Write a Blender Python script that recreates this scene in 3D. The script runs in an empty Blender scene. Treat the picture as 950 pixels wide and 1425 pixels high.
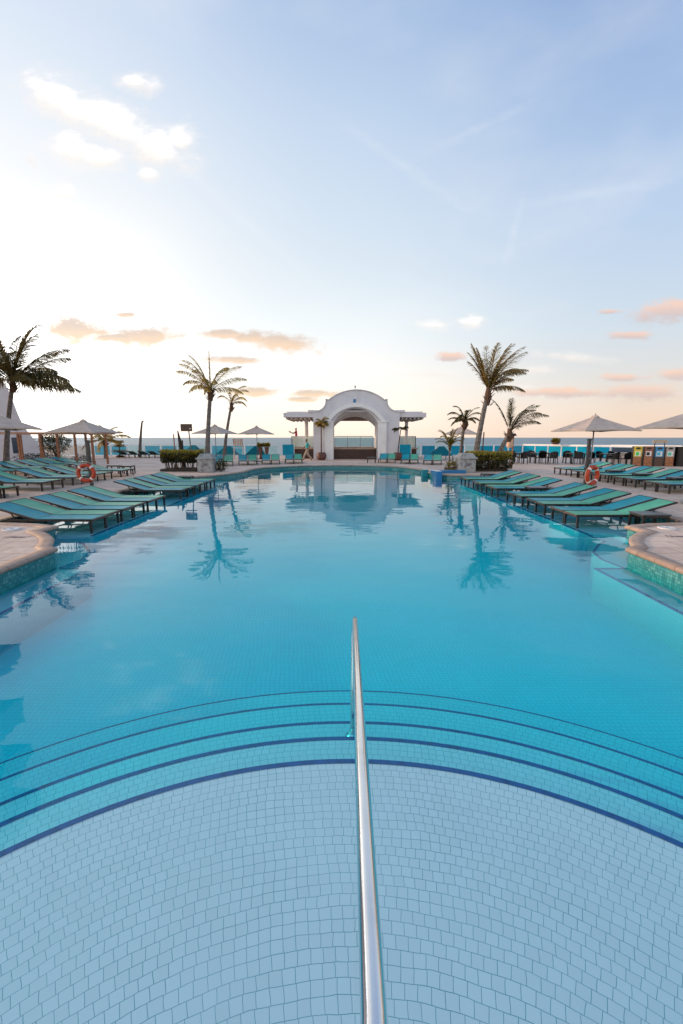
import bpy, bmesh, math, random
from mathutils import Vector, Matrix, geometry, noise
R = math.radians
scene = bpy.context.scene
COL = scene.collection
# ------------------------------------------------------------------ camera
cd = bpy.data.cameras.new('camera')
cam = bpy.data.objects.new('camera', cd); COL.objects.link(cam)
cam.location = (0, 0, 1.85); cam.rotation_euler = (R(90 - 9.8), 0, 0)
cd.sensor_width = 36; cd.lens = 15.16; cd.clip_start = 0.05; cd.clip_end = 60000
scene.camera = cam
# ------------------------------------------------------------------ render look
scene.view_settings.view_transform = 'Standard'; scene.view_settings.look = 'None'
scene.view_settings.gamma = 1; scene.view_settings.exposure = 0.0
scene.cycles.max_bounces = 10; scene.cycles.transparent_max_bounces = 24
scene.cycles.diffuse_bounces = 3; scene.cycles.glossy_bounces = 4
scene.cycles.sample_clamp_indirect = 6
scene.cycles.caustics_reflective = False; scene.cycles.caustics_refractive = False
SUN_AZ, SUN_EL, SUN_STRENGTH = -76.0, 10.0, 3.0      # degrees from +Y, clockwise positive


class NT:
    """tiny helper for node trees"""
    def __init__(s, tree): s.t = tree; s.n = tree.nodes; s.l = tree.links
    def new(s, typ, **kw):
        nd = s.n.new(typ)
        for k, v in kw.items(): setattr(nd, k, v)
        return nd
    def put(s, sock, v):
        if isinstance(v, bpy.types.NodeSocket): s.l.new(v, sock)
        elif v is not None: sock.default_value = v
    def m(s, op, a, b=None, c=None, clamp=False):
        nd = s.new('ShaderNodeMath', operation=op, use_clamp=clamp)
        s.put(nd.inputs[0], a)
        if b is not None: s.put(nd.inputs[1], b)
        if c is not None: s.put(nd.inputs[2], c)
        return nd.outputs[0]
    def v(s, op, a, b=None):
        nd = s.new('ShaderNodeVectorMath', operation=op)
        s.put(nd.inputs[0], a)
        if b is not None: s.put(nd.inputs[1], b)
        return nd.outputs['Value'] if op in ('DOT_PRODUCT', 'LENGTH', 'DISTANCE') else nd.outputs[0]
    def sep(s, a):
        nd = s.new('ShaderNodeSeparateXYZ'); s.put(nd.inputs[0], a); return nd.outputs
    def comb(s, x, y, z):
        nd = s.new('ShaderNodeCombineXYZ')
        for i, q in enumerate((x, y, z)): s.put(nd.inputs[i], q)
        return nd.outputs[0]
    def mix(s, f, a, b, blend='MIX'):
        nd = s.new('ShaderNodeMix', data_type='RGBA', blend_type=blend)
        s.put(nd.inputs[0], f)
        s.put(nd.inputs[6], a if not isinstance(a, tuple) else tuple(a[:3]) + (1,))
        s.put(nd.inputs[7], b if not isinstance(b, tuple) else tuple(b[:3]) + (1,))
        return nd.outputs[2]
    def noise(s, vec, scale, detail=3, rough=.5, dim='3D'):
        nd = s.new('ShaderNodeTexNoise', noise_dimensions=dim)
        if vec is not None: s.put(nd.inputs['Vector'], vec)
        nd.inputs['Scale'].default_value = scale; nd.inputs['Detail'].default_value = detail
        nd.inputs['Roughness'].default_value = rough
        return nd.outputs
    def ramp(s, f, stops, interp='LINEAR'):
        nd = s.new('ShaderNodeValToRGB'); cr = nd.color_ramp; cr.interpolation = interp
        while len(cr.elements) > 1: cr.elements.remove(cr.elements[0])
        cr.elements[0].position = stops[0][0]; cr.elements[0].color = tuple(stops[0][1]) + (1,)
        for p_, c_ in stops[1:]:
            e = cr.elements.new(p_); e.color = tuple(c_) + (1,)
        s.put(nd.inputs[0], f); return nd.outputs[0]
    def sstep(s, x, a, b):
        nd = s.new('ShaderNodeMapRange', interpolation_type='SMOOTHSTEP')
        s.put(nd.inputs[0], x); nd.inputs[1].default_value = a; nd.inputs[2].default_value = b
        return nd.outputs[0]


def srgb(r, g, b):
    f = lambda c: (c / 255) / 12.92 if c / 255 <= .04045 else ((c / 255 + .055) / 1.055) ** 2.4
    return (f(r), f(g), f(b))

# ------------------------------------------------------------------ sky
world = bpy.data.worlds.new('World'); scene.world = world; world.use_nodes = True
world.cycles.sampling_method = 'MANUAL'; world.cycles.sample_map_resolution = 256
W = NT(world.node_tree); W.n.clear()
wo = W.new('ShaderNodeOutputWorld'); bg = W.new('ShaderNodeBackground')
sky = W.new('ShaderNodeTexSky', sky_type='NISHITA'); sky.sun_disc = False
sky.sun_elevation = R(SUN_EL); sky.sun_rotation = R(SUN_AZ)
gen = W.new('ShaderNodeTexCoord').outputs['Generated']
x_, y_, z_ = W.sep(W.v('NORMALIZE', gen))
elev = W.m('DIVIDE', W.m('MULTIPLY', W.m('ARCSINE', z_), 180 / math.pi), 60.0, clamp=True)   # 0..60 degrees
E_ = lambda d: max(0, min(1, d / 60))
left = W.ramp(elev, [(0, srgb(255, 244, 232)), (E_(5), srgb(255, 250, 245)), (E_(12), srgb(255, 253, 251)), (E_(21), srgb(252, 251, 249)),
                     (E_(27), srgb(240, 243, 247)), (E_(32), srgb(226, 234, 244)), (E_(38), srgb(212, 224, 241)), (E_(44), srgb(194, 211, 235)), (1, srgb(150, 178, 218))])
midr = W.ramp(elev, [(0, srgb(253, 232, 214)), (E_(4), srgb(252, 240, 228)), (E_(9), srgb(243, 240, 236)), (E_(14), srgb(230, 237, 240)), (E_(24), srgb(211, 225, 239)),
                     (E_(32), srgb(195, 213, 235)), (E_(40), srgb(168, 192, 225)), (1, srgb(130, 160, 205))])
right = W.ramp(elev, [(0, srgb(240, 208, 188)), (E_(3), srgb(234, 212, 196)), (E_(7), srgb(219, 217, 216)), (E_(12), srgb(204, 217, 229)), (E_(22), srgb(183, 204, 231)),
                      (E_(30), srgb(160, 186, 223)), (E_(40), srgb(134, 164, 211)), (1, srgb(108, 140, 194))])
hl = W.m('SQRT', W.m('ADD', W.m('ADD', W.m('MULTIPLY', x_, x_), W.m('MULTIPLY', y_, y_)), 1e-5))
su = W.m('DIVIDE', x_, hl)
c1 = W.mix(W.sstep(su, -.62, 0.06), left, midr)
c2 = W.mix(W.sstep(su, -0.02, .62), c1, right)
# faint large-scale unevenness of thin cirrus
un = W.noise(W.v('MULTIPLY', gen, (1.2, 1.2, 3.0)), 2.2, 5, .55)[0]
c2 = W.mix(W.m('MULTIPLY', W.sstep(un, .45, .75), .22), c2, srgb(250, 247, 243))
# the hazy sky low on the left is far brighter than the film can hold
lowsky = W.m('MULTIPLY', W.m('SUBTRACT', 1.0, W.sstep(elev, E_(9), E_(25))), W.m('SUBTRACT', 1.0, W.sstep(su, -.64, -.24)))
gain = W.m('ADD', 1.0, W.m('MULTIPLY', lowsky, 1.1))
lowall = W.m('MULTIPLY', W.m('SUBTRACT', 1.0, W.sstep(elev, E_(4), E_(22))), W.m('SUBTRACT', 1.0, W.sstep(su, 0.0, .55)))
gain = W.m('ADD', gain, W.m('MULTIPLY', lowall, .14))
# unseen sky overhead and behind the viewer, brightened to add fill light
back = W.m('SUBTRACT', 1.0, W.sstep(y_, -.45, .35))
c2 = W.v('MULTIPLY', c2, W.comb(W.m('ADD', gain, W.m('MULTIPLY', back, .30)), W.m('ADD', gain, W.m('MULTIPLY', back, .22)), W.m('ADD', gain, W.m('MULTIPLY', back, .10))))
# clouds: patches in direction space, edges broken by noise
yc = W.m('MAXIMUM', y_, .06)
u = W.m('DIVIDE', x_, yc); w = W.m('DIVIDE', z_, yc)
front = W.m('MULTIPLY', W.m('GREATER_THAN', y_, .08), W.m('GREATER_THAN', z_, .002))
uw = W.comb(u, w, 0.0)
n1 = W.noise(W.v('MULTIPLY', uw, (1.0, 1.6, 1)), 14, 6, .62)
n2 = W.noise(W.v('MULTIPLY', uw, (1.0, 2.2, 1)), 34, 4, .6)[0]
n1f = n1[0]
wsx = W.m('MULTIPLY', W.m('SUBTRACT', n1f, .5), .03)
CL = [(-0.567,0.6671,0.071,0.0333,-0.45,0), (-0.476,0.6301,0.097,0.0390,-0.45,0), (-0.384,0.5873,0.072,0.0328,-0.29,0), (-0.331,0.5990,0.029,0.0315,0.00,0), (-0.554,0.5834,0.044,0.0298,-0.16,0), (-0.499,0.5703,0.047,0.0212,0.00,0), (-0.409,0.7011,0.034,0.0166,-0.12,0), (-0.399,0.5372,0.021,0.0121,0.00,0), (-0.577,0.5050,0.019,0.0136,0.00,0), (-0.638,0.5610,0.022,0.0146,-0.59,3),
      (-0.572,0.2313,0.078,0.0228,-0.08,1), (-0.427,0.2208,0.067,0.0195,0.05,1), (-0.506,0.2163,0.063,0.0090,0.00,1), (-0.257,0.2238,0.047,0.0090,0.00,1), (-0.131,0.2073,0.076,0.0182,-0.10,1), (-0.198,0.2163,0.041,0.0120,0.00,1), (-0.239,0.1695,0.054,0.0077,-0.03,1), (-0.202,0.1015,0.058,0.0094,0.00,1), (-0.057,0.0969,0.055,0.0078,0.00,1), (-0.089,0.0843,0.032,0.0063,0.00,1), (-0.470,0.2639,0.025,0.0059,0.00,1),
      (0.209,0.2432,0.038,0.0134,0.00,0), (0.283,0.2491,0.028,0.0149,0.00,0), (0.240,0.1755,0.035,0.0092,0.00,2), (0.712,0.2727,0.074,0.0226,0.10,2), (0.632,0.2208,0.047,0.0091,0.00,2), (0.587,0.2698,0.025,0.0059,0.00,2), (0.510,0.1755,0.090,0.0106,-0.08,3), (0.432,0.1496,0.061,0.0108,0.00,3), (0.500,0.0984,0.100,0.0110,0.00,2), (0.678,0.1015,0.100,0.0174,0.00,2), (0.753,0.1388,0.051,0.0126,0.08,2), (0.634,0.1311,0.055,0.0078,0.00,2), (0.395,0.1093,0.042,0.0078,0.00,3), (0.200,0.1403,0.064,0.0093,0.00,3),
      (0.365,0.4326,0.012,0.0836,-0.22,4), (0.126,0.5544,0.192,0.0137,-0.55,4), (-0.219,0.4601,0.219,0.0132,-0.67,4), (0.243,0.6068,0.168,0.0109,0.40,4), (0.518,0.5010,0.176,0.0139,0.16,4)]
dens = {}; height_in = {}
for (cu, cw, ru, rw, ang, kind) in CL:
    du = W.m('SUBTRACT', u, cu); dw = W.m('SUBTRACT', w, cw)
    ca, sa = math.cos(ang), math.sin(ang)
    a = W.m('ADD', W.m('MULTIPLY', du, ca / ru), W.m('MULTIPLY', dw, sa / ru))
    b = W.m('ADD', W.m('MULTIPLY', du, -sa / rw), W.m('MULTIPLY', dw, ca / rw))
    d = W.m('SUBTRACT', 1.98 if kind == 0 and cw > .4 else 1.75 if kind == 0 else 1.48 if kind == 1 else 1.42, W.m('SQRT', W.m('ADD', W.m('MULTIPLY', a, a), W.m('MULTIPLY', b, b))))
    if kind in dens:
        height_in[kind] = W.mix(W.m('GREATER_THAN', d, dens[kind]), height_in[kind], W.comb(b, b, b))
        dens[kind] = W.m('SMOOTH_MAX', dens[kind], d, .25)
    else:
        dens[kind] = d; height_in[kind] = W.comb(b, b, b)
fuzz = W.m('ADD', W.m('MULTIPLY', W.m('SUBTRACT', n1f, .5), 2.1), W.m('MULTIPLY', W.m('SUBTRACT', n2, .5), 1.2))
def cloud(base, kind, soft, strength, top, bottom, fringe=None):
    dd = W.m('ADD', dens[kind], fuzz)
    msk = W.m('MULTIPLY', W.m('MULTIPLY', W.sstep(dd, .05, soft), front), strength)
    hh = W.sep(height_in[kind])[0]
    shade = W.sstep(W.m('ADD', hh, W.m('MULTIPLY', fuzz, .35)), -.7, .8)
    body = W.mix(shade, bottom, top)
    if fringe: body = W.mix(W.sstep(dd, .5, 2.2), fringe, body)
    return W.mix(msk, base, body)
c3 = cloud(c2, 4, 2.2, .20, srgb(250, 250, 250), srgb(245, 246, 250))
c3 = cloud(c3, 3, 1.6, .75, srgb(250, 243, 238), srgb(246, 234, 226))
c3 = cloud(c3, 0, 2.5, .92, (1.9, 1.74, 1.58), (1.06, .93, .81), (.99, .91, .84))
c3 = cloud(c3, 1, .95, .95, srgb(222, 199, 182), srgb(249, 215, 182))
c3 = cloud(c3, 2, 1.1, .88, srgb(247, 205, 183), srgb(212, 190, 186))
# sun glow low on the left, outside the frame
sd = Vector((math.sin(R(SUN_AZ)) * math.cos(R(SUN_EL)), math.cos(R(SUN_AZ)) * math.cos(R(SUN_EL)), math.sin(R(SUN_EL))))
gl = W.m('POWER', W.m('MAXIMUM', W.v('DOT_PRODUCT', W.v('NORMALIZE', gen), tuple(sd)), 0.0), 18.0)
glow = W.mix(1.0, c3, W.mix(gl, (0, 0, 0), (2.0, 1.6, 1.25)), 'ADD')
tot = W.mix(1.0, glow, W.v('MULTIPLY', sky.outputs[0], (.02, .02, .02)), 'ADD')
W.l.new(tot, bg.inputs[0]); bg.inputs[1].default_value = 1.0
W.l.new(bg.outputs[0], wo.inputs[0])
# ------------------------------------------------------------------ sun
sl = bpy.data.lights.new('sun', 'SUN'); so = bpy.data.objects.new('sun', sl); COL.objects.link(so)
sl.energy = SUN_STRENGTH; sl.angle = R(1.5); sl.color = (1.0, .64, .36)
so.rotation_euler = (-sd).to_track_quat('-Z', 'Y').to_euler(); so.location = (-40, 10, 40)


# ================================================================== helpers
def mat(name, color, rough=.6, metal=0, var=.12, scale=6, bump=0, bscale=None, spec=.5, col2=None, sheen=0):
    m_ = bpy.data.materials.new(name); m_.use_nodes = True; g = NT(m_.node_tree)
    p = m_.node_tree.nodes['Principled BSDF']
    tc = g.new('ShaderNodeTexCoord').outputs['Object']
    nz = g.noise(tc, scale, 4, .6)[0]
    c = color; d = col2 or tuple(q * (1 - 2.2 * var) for q in color); e = tuple(min(1, q * (1 + var)) for q in color)
    cc = g.ramp(nz, [(.3, d), (.52, c), (.75, e)])
    g.l.new(cc, p.inputs['Base Color'])
    p.inputs['Roughness'].default_value = rough; p.inputs['Metallic'].default_value = metal
    p.inputs['Specular IOR Level'].default_value = spec
    if bump:
        bn = g.noise(tc, bscale or scale * 5, 4, .6)[0]
        b = g.new('ShaderNodeBump'); b.inputs['Strength'].default_value = bump; b.inputs['Distance'].default_value = .02
        g.l.new(bn, b.inputs['Height']); g.l.new(b.outputs[0], p.inputs['Normal'])
    return m_


def leafmat(name, color, tint, trans=.35, var=.45):
    m_ = bpy.data.materials.new(name); m_.use_nodes = True; g = NT(m_.node_tree); g.n.clear()
    o = g.new('ShaderNodeOutputMaterial')
    tc = g.new('ShaderNodeTexCoord').outputs['Object']
    nz = g.noise(tc, 1.7, 3, .6)[0]; nf = g.noise(tc, 11, 2, .6)[0]
    c = g.ramp(g.m('ADD', g.m('MULTIPLY', nz, .6), g.m('MULTIPLY', nf, .4)), [(.3, tuple(q * (1 - var) for q in color)), (.5, color), (.68, tint)])
    p = g.new('ShaderNodeBsdfPrincipled'); g.l.new(c, p.inputs['Base Color']); p.inputs['Roughness'].default_value = .45
    t = g.new('ShaderNodeBsdfTranslucent'); g.l.new(g.mix(.5, c, tint), t.inputs[0])
    mx = g.new('ShaderNodeMixShader'); mx.inputs[0].default_value = trans
    g.l.new(p.outputs[0], mx.inputs[1]); g.l.new(t.outputs[0], mx.inputs[2]); g.l.new(mx.outputs[0], o.inputs[0])
    return m_


TS = .0525
def tile_nodes(g, polar=False, center=(0.05, -.3), size=TS, line=.055):
    """running-bond mosaic; returns (joint mask, per tile random)"""
    pos = g.new('ShaderNodeTexCoord').outputs['Object']
    wob = g.v('SUBTRACT', g.noise(pos, 9, 2, .5)[1], (.5, .5, .5))
    wob2 = g.v('SUBTRACT', g.noise(pos, 2.4, 1, .5)[1], (.5, .5, .5))
    pos2 = g.v('ADD', g.v('ADD', pos, g.v('MULTIPLY', wob, (.014, .014, 0))), g.v('MULTIPLY', wob2, (.035, .035, 0)))
    x, y, z = g.sep(pos2)
    if not polar:
        nz = g.m('GREATER_THAN', g.m('ABSOLUTE', g.sep(g.new('ShaderNodeNewGeometry').outputs['Normal'])[2]), .5)
        nv = g.m('SUBTRACT', 1.0, nz)
        x, y = g.m('ADD', x, g.m('MULTIPLY', y, nv)), g.m('ADD', g.m('MULTIPLY', y, nz), g.m('MULTIPLY', z, nv))
    if polar:
        dx = g.m('SUBTRACT', x, center[0]); dy = g.m('SUBTRACT', y, center[1])
        r = g.m('SQRT', g.m('ADD', g.m('MULTIPLY', dx, dx), g.m('MULTIPLY', dy, dy)))
        th = g.m('ARCTAN2', dx, dy)
        vv = g.m('DIVIDE', r, size); row = g.m('FLOOR', vv)
        uu = g.m('MULTIPLY', th, g.m('ADD', row, .5))
    else:
        vv = g.m('DIVIDE', y, size); row = g.m('FLOOR', vv)
        uu = g.m('DIVIDE', x, size)
    wn = g.new('ShaderNodeTexWhiteNoise', noise_dimensions='1D'); g.l.new(row, wn.inputs['W'])
    # most rows nearly line up with the one before, some jump
    jump = g.m('ADD', g.m('MULTIPLY', wn.outputs[0], .42), g.m('MULTIPLY', row, .13))
    uu = g.m('ADD', uu, jump)
    fu = g.m('FRACT', uu); fv = g.m('FRACT', vv)
    w2 = g.new('ShaderNodeTexWhiteNoise', noise_dimensions='2D')
    g.l.new(g.comb(g.m('FLOOR', uu), row, 0.0), w2.inputs['Vector'])
    lw = g.m('ADD', line * .7, g.m('MULTIPLY', g.noise(pos, 2.3, 3, .6)[0], line * .9))
    joint = g.m('MAXIMUM', g.m('LESS_THAN', fu, lw), g.m('LESS_THAN', fv, lw))
    return joint, w2.outputs[0], pos


def tile_mat(name, polar=False, base=(.62, .66, .72), grout=(.10, .19, .25), rough=.35, **kw):
    m_ = bpy.data.materials.new(name); m_.use_nodes = True; g = NT(m_.node_tree)
    p = g.n['Principled BSDF']
    j, rnd, pos = tile_nodes(g, polar, **kw)
    big = g.noise(pos, .9, 4, .6)[0]
    k = g.m('ADD', g.m('ADD', .93, g.m('MULTIPLY', rnd, .05)), g.m('MULTIPLY', g.m('SUBTRACT', big, .5), .16))
    c = g.v('MULTIPLY', g.comb(*base), g.comb(k, k, k))
    gstr = g.m('ADD', .55, g.m('MULTIPLY', g.noise(pos, 3.1, 3, .6)[0], .6), clamp=True)
    g.l.new(g.mix(g.m('MULTIPLY', j, gstr), c, grout), p.inputs['Base Color'])
    p.inputs['Roughness'].default_value = rough
    return m_


def wall_tile_mat(name):
    """waterline band of small green-teal mosaic above, pale tile under water"""
    m_ = bpy.data.materials.new(name); m_.use_nodes = True; g = NT(m_.node_tree)
    p = g.n['Principled BSDF']
    uvn = g.new('ShaderNodeUVMap'); U, V, _ = g.sep(uvn.outputs[0])
    s = .05
    fu = g.m('FRACT', g.m('DIVIDE', U, s)); fv = g.m('FRACT', g.m('DIVIDE', V, s))
    w2 = g.new('ShaderNodeTexWhiteNoise', noise_dimensions='2D')
    g.l.new(g.comb(g.m('FLOOR', g.m('DIVIDE', U, s)), g.m('FLOOR', g.m('DIVIDE', V, s)), 0.0), w2.inputs['Vector'])
    joint = g.m('MAXIMUM', g.m('LESS_THAN', fu, .1), g.m('LESS_THAN', fv, .1))
    teal = g.ramp(w2.outputs[0], [(0, (.028, .175, .20)), (.5, (.05, .25, .26)), (1, (.11, .33, .33))])
    pale = g.mix(g.m('MULTIPLY', w2.outputs[0], .35), (.50, .58, .64), (.36, .46, .55))
    navy = (.012, .05, .16)
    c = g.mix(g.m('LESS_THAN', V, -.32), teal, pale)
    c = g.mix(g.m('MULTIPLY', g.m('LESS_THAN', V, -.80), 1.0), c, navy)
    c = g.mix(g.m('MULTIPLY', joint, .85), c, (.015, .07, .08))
    g.l.new(c, p.inputs['Base Color']); p.inputs['Roughness'].default_value = .18
    return m_


class MB:
    def __init__(s): s.bm = bmesh.new()
    def box(s, c, d, rot=None, bevel=0):
        r = bmesh.ops.create_cube(s.bm, size=1)
        M_ = Matrix.Translation(c) @ ((rot.to_matrix().to_4x4() if hasattr(rot, 'to_matrix') else rot) if rot is not None else Matrix.Identity(4)) @ Matrix.Diagonal((*d, 1))
        bmesh.ops.transform(s.bm, matrix=M_, verts=r['verts'])
        if bevel:
            es = {e for v in r['verts'] for e in v.link_edges}
            bmesh.ops.bevel(s.bm, geom=list(es), offset=bevel, segments=2, affect='EDGES', profile=.6)
        return s
    def bar(s, a, b, w, h=None):
        """rectangular bar from a to b"""
        a = Vector(a); b = Vector(b); h = h or w; dv = b - a
        q = dv.to_track_quat('X', 'Z')
        return s.box((a + b) / 2, (dv.length, w, h), q)
    def tube(s, pts, rad, seg=10, cap=True):
        pts = [Vector(p) for p in pts]; n = len(pts)
        if not hasattr(rad, '__len__'): rad = [rad] * n
        rings = []; ref = None
        for i in range(n):
            t = (pts[min(i + 1, n - 1)] - pts[max(i - 1, 0)]).normalized()
            if ref is None:
                ref = Vector((1, 0, 0)) if abs(t.x) < .8 else Vector((0, 1, 0))
            ref = (ref - t * ref.dot(t)).normalized(); bi = t.cross(ref)
            rings.append([s.bm.verts.new(pts[i] + (ref * math.cos(2 * math.pi * k / seg) + bi * math.sin(2 * math.pi * k / seg)) * rad[i]) for k in range(seg)])
        for i in range(n - 1):
            for k in range(seg):
                s.bm.faces.new((rings[i][k], rings[i][(k + 1) % seg], rings[i + 1][(k + 1) % seg], rings[i + 1][k]))
        if cap:
            s.bm.faces.new(rings[0][::-1]); s.bm.faces.new(rings[-1])
        return s
    def lathe(s, prof, seg=24, c=(0, 0, 0)):
        rings = []
        for (r, z) in prof:
            rings.append([s.bm.verts.new((c[0] + r * math.cos(2 * math.pi * k / seg), c[1] + r * math.sin(2 * math.pi * k / seg), c[2] + z)) for k in range(seg)])
        for i in range(len(prof) - 1):
            for k in range(seg):
                s.bm.faces.new((rings[i][k], rings[i][(k + 1) % seg], rings[i + 1][(k + 1) % seg], rings[i + 1][k]))
        if prof[0][0] > 1e-4: s.bm.faces.new(rings[0][::-1])
        if prof[-1][0] > 1e-4: s.bm.faces.new(rings[-1])
        return s
    def torus(s, R0, r0, M_, seg=32, sub=10, a0=0, a1=2 * math.pi):
        full = abs(a1 - a0) > 6.28; n = seg if full else seg + 1
        rings = []
        for i in range(n):
            a = a0 + (a1 - a0) * i / seg
            rings.append([s.bm.verts.new(M_ @ Vector(((R0 + r0 * math.cos(2 * math.pi * k / sub)) * math.cos(a), (R0 + r0 * math.cos(2 * math.pi * k / sub)) * math.sin(a), r0 * math.sin(2 * math.pi * k / sub)))) for k in range(sub)])
        for i in range(n if full else n - 1):
            for k in range(sub):
                j = (i + 1) % n
                s.bm.faces.new((rings[i][k], rings[i][(k + 1) % sub], rings[j][(k + 1) % sub], rings[j][k]))
        return s
    def prism(s, poly, z0, z1, M_=None):
        """2-D polygon extruded; poly in xy, mapped by M_"""
        M_ = M_ or Matrix.Identity(4)
        tris = geometry.tessellate_polygon([[Vector((p[0], p[1], 0)) for p in poly]])
        lo = [s.bm.verts.new(M_ @ Vector((p[0], p[1], z0))) for p in poly]
        hi = [s.bm.verts.new(M_ @ Vector((p[0], p[1], z1))) for p in poly]
        for t in tris:
            for L in (lo, hi):
                try: s.bm.faces.new([L[i] for i in t])
                except ValueError: pass
        n = len(poly)
        for i in range(n):
            j = (i + 1) % n
            s.bm.faces.new((lo[i], lo[j], hi[j], hi[i]))
        return s
    def face(s, pts):
        return s.bm.faces.new([s.bm.verts.new(p) for p in pts])
    def build(s, name, m_=None, parent=None, smooth=False, recalc=True, loc=None):
        if recalc: bmesh.ops.recalc_face_normals(s.bm, faces=s.bm.faces[:])
        me = bpy.data.meshes.new(name); s.bm.to_mesh(me); s.bm.free()
        if smooth:
            for p in me.polygons: p.use_smooth = True
        o = bpy.data.objects.new(name, me); COL.objects.link(o)
        if m_: me.materials.append(m_)
        if parent: o.parent = parent
        if loc: o.location = loc
        return o


def tag(o, label=None, cat=None, group=None, kind=None):
    if label: o['label'] = label
    if cat: o['category'] = cat
    if group: o['group'] = group
    if kind: o['kind'] = kind
    return o
def empty(name, loc=(0, 0, 0), rz=0, label=None, cat=None, group=None):
    o = bpy.data.objects.new(name, None); COL.objects.link(o); o.empty_display_size = .2
    o.location = loc; o.rotation_euler = (0, 0, rz)
    return tag(o, label, cat, group)
def copy_tree(o, parent=None):
    c = o.copy(); COL.objects.link(c)
    if parent: c.parent = parent
    for ch in list(o.children): copy_tree(ch, c)
    return c
def place(proto, used, loc, rz, label, group=None, scale=None):
    o = copy_tree(proto) if used.get(proto.name) else proto
    used[proto.name] = True
    o.location = loc; o.rotation_euler = (0, 0, rz); o['label'] = label
    if group: o['group'] = group
    if scale: o.scale = scale
    return o
USED = {}

# ================================================================== materials
M = {}
M['white'] = mat('white_render', (.68, .655, .69), .7, var=.05, scale=1.3, bump=.15, bscale=18)
M['trim'] = mat('bright_white_trim', (.82, .80, .80), .6, var=.04, scale=2)
M['whitepaint'] = mat('white_paint', (.72, .72, .74), .45, var=.05)
M['bronze'] = mat('dark_bronze', (.013, .010, .010), .38, var=.3, scale=9, spec=.5)
M['bronzelight'] = mat('brown_bronze', (.085, .042, .028), .45, var=.3, scale=9)
M['slate'] = mat('slate_top', (.045, .05, .06), .35, var=.15)
M['postmetal'] = mat('dark_post_metal', (.06, .052, .05), .45, .3, var=.2)
M['black'] = mat('black_rattan', (.016, .015, .018), .5, var=.3, scale=40, bump=.5, bscale=120)
M['steel'] = mat('brushed_steel', (.72, .72, .74), .11, 1, var=.05, scale=4, bump=.02, bscale=240)
M['greysteel'] = mat('grey_post_metal', (.16, .17, .19), .4, .6, var=.1)
M['canvas'] = mat('taupe_canvas', (.50, .40, .34), .85, var=.08, scale=5, bump=.1, bscale=30)
M['wood'] = mat('warm_timber', (.34, .13, .055), .55, var=.3, scale=7)
M['darkwood'] = mat('mahogany_board', (.045, .013, .010), .4, var=.3, scale=3)
M['pot'] = mat('terracotta_pot', (.13, .055, .045), .6, var=.2)
M['trunk'] = mat('palm_bark', (.17, .145, .13), .9, var=.35, scale=9, bump=.7, bscale=26)
M['boot'] = mat('palm_fibre', (.115, .06, .035), .9, var=.4, scale=12, bump=.7)
M['palm'] = leafmat('palm_leaf', (.085, .085, .026), (.30, .22, .07), .4)
M['palmgold'] = leafmat('sunlit_palm_leaf', (.34, .26, .07), (.72, .55, .19), .62)  # leaf colour brightened to hold the golden backlight
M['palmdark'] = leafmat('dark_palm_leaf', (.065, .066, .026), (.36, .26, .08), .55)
M['yellowleaf'] = leafmat('yellow_leaf', (.17, .13, .014), (.45, .33, .03), .35)
M['hedge'] = leafmat('hedge_leaf', (.028, .035, .012), (.075, .07, .018), .2)
M['hedgetop'] = leafmat('hedge_tip_leaf', (.24, .20, .022), (.50, .40, .045), .38)
M['bush'] = leafmat('bush_leaf', (.035, .055, .018), (.16, .13, .03), .28)
M['soil'] = mat('soil', (.05, .032, .02), .95, var=.4)
M['stone'] = mat('grey_stone', (.33, .33, .33), .85, var=.25, scale=5, bump=.4, bscale=40)
M['lifebuoy'] = mat('orange_plastic', (.46, .045, .009), .5, var=.12, scale=5)
M['tape'] = mat('white_tape', (.75, .72, .70), .5)
M['rope'] = mat('pale_rope', (.5, .38, .3), .8)
M['bluetile'] = tile_mat('blue_tile', base=(.03, .19, .42), grout=(.02, .10, .22), rough=.2)
M['navy'] = mat('navy_tile', (.008, .065, .24), .25, var=.2, scale=18)
M['tealpanel'] = None
M['skin'] = mat('brown_skin', (.16, .075, .045), .5)
M['hair'] = mat('black_hair', (.012, .010, .010), .6)
M['shirt'] = mat('aqua_shirt', (.05, .42, .42), .8)
M['khaki'] = mat('khaki_trousers', (.42, .33, .25), .85)
M['red'] = mat('red_shirt', (.45, .025, .03), .8)
M['shoe'] = mat('dark_shoe', (.03, .025, .025), .5)
M['pale'] = mat('pale_cloth', (.55, .5, .45), .8)

def fabric(name, c):
    m_ = bpy.data.materials.new(name); m_.use_nodes = True; g = NT(m_.node_tree); p = g.n['Principled BSDF']
    tc = g.new('ShaderNodeTexCoord').outputs['Object']
    x, y, z = g.sep(tc)
    wv = g.m('MULTIPLY', g.m('ADD', g.m('SINE', g.m('MULTIPLY', x, 900)), g.m('SINE', g.m('MULTIPLY', y, 900))), .25)
    nz = g.noise(tc, 3, 4, .6)[0]
    g.l.new(g.ramp(nz, [(.3, tuple(q * .82 for q in c)), (.7, tuple(min(1, q * 1.12) for q in c))]), p.inputs['Base Color'])
    p.inputs['Roughness'].default_value = .36; p.inputs['Specular IOR Level'].default_value = .10
    b = g.new('ShaderNodeBump'); b.inputs['Strength'].default_value = .15; b.inputs['Distance'].default_value = .002
    g.l.new(wv, b.inputs['Height']); g.l.new(b.outputs[0], p.inputs['Normal'])
    return m_
M['teal'] = fabric('teal_sling', (.000, .27, .34))
M['mint'] = fabric('mint_sling', (.075, .37, .25))
M['shadedteal'] = fabric('shaded_teal_sling', (.003, .07, .085))  # teal darkened to paint the shaded side of the far loungers
M['shadedgreen'] = fabric('shaded_green_sling', (.012, .055, .035))  # green darkened likewise, for backs turned from the light

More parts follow.
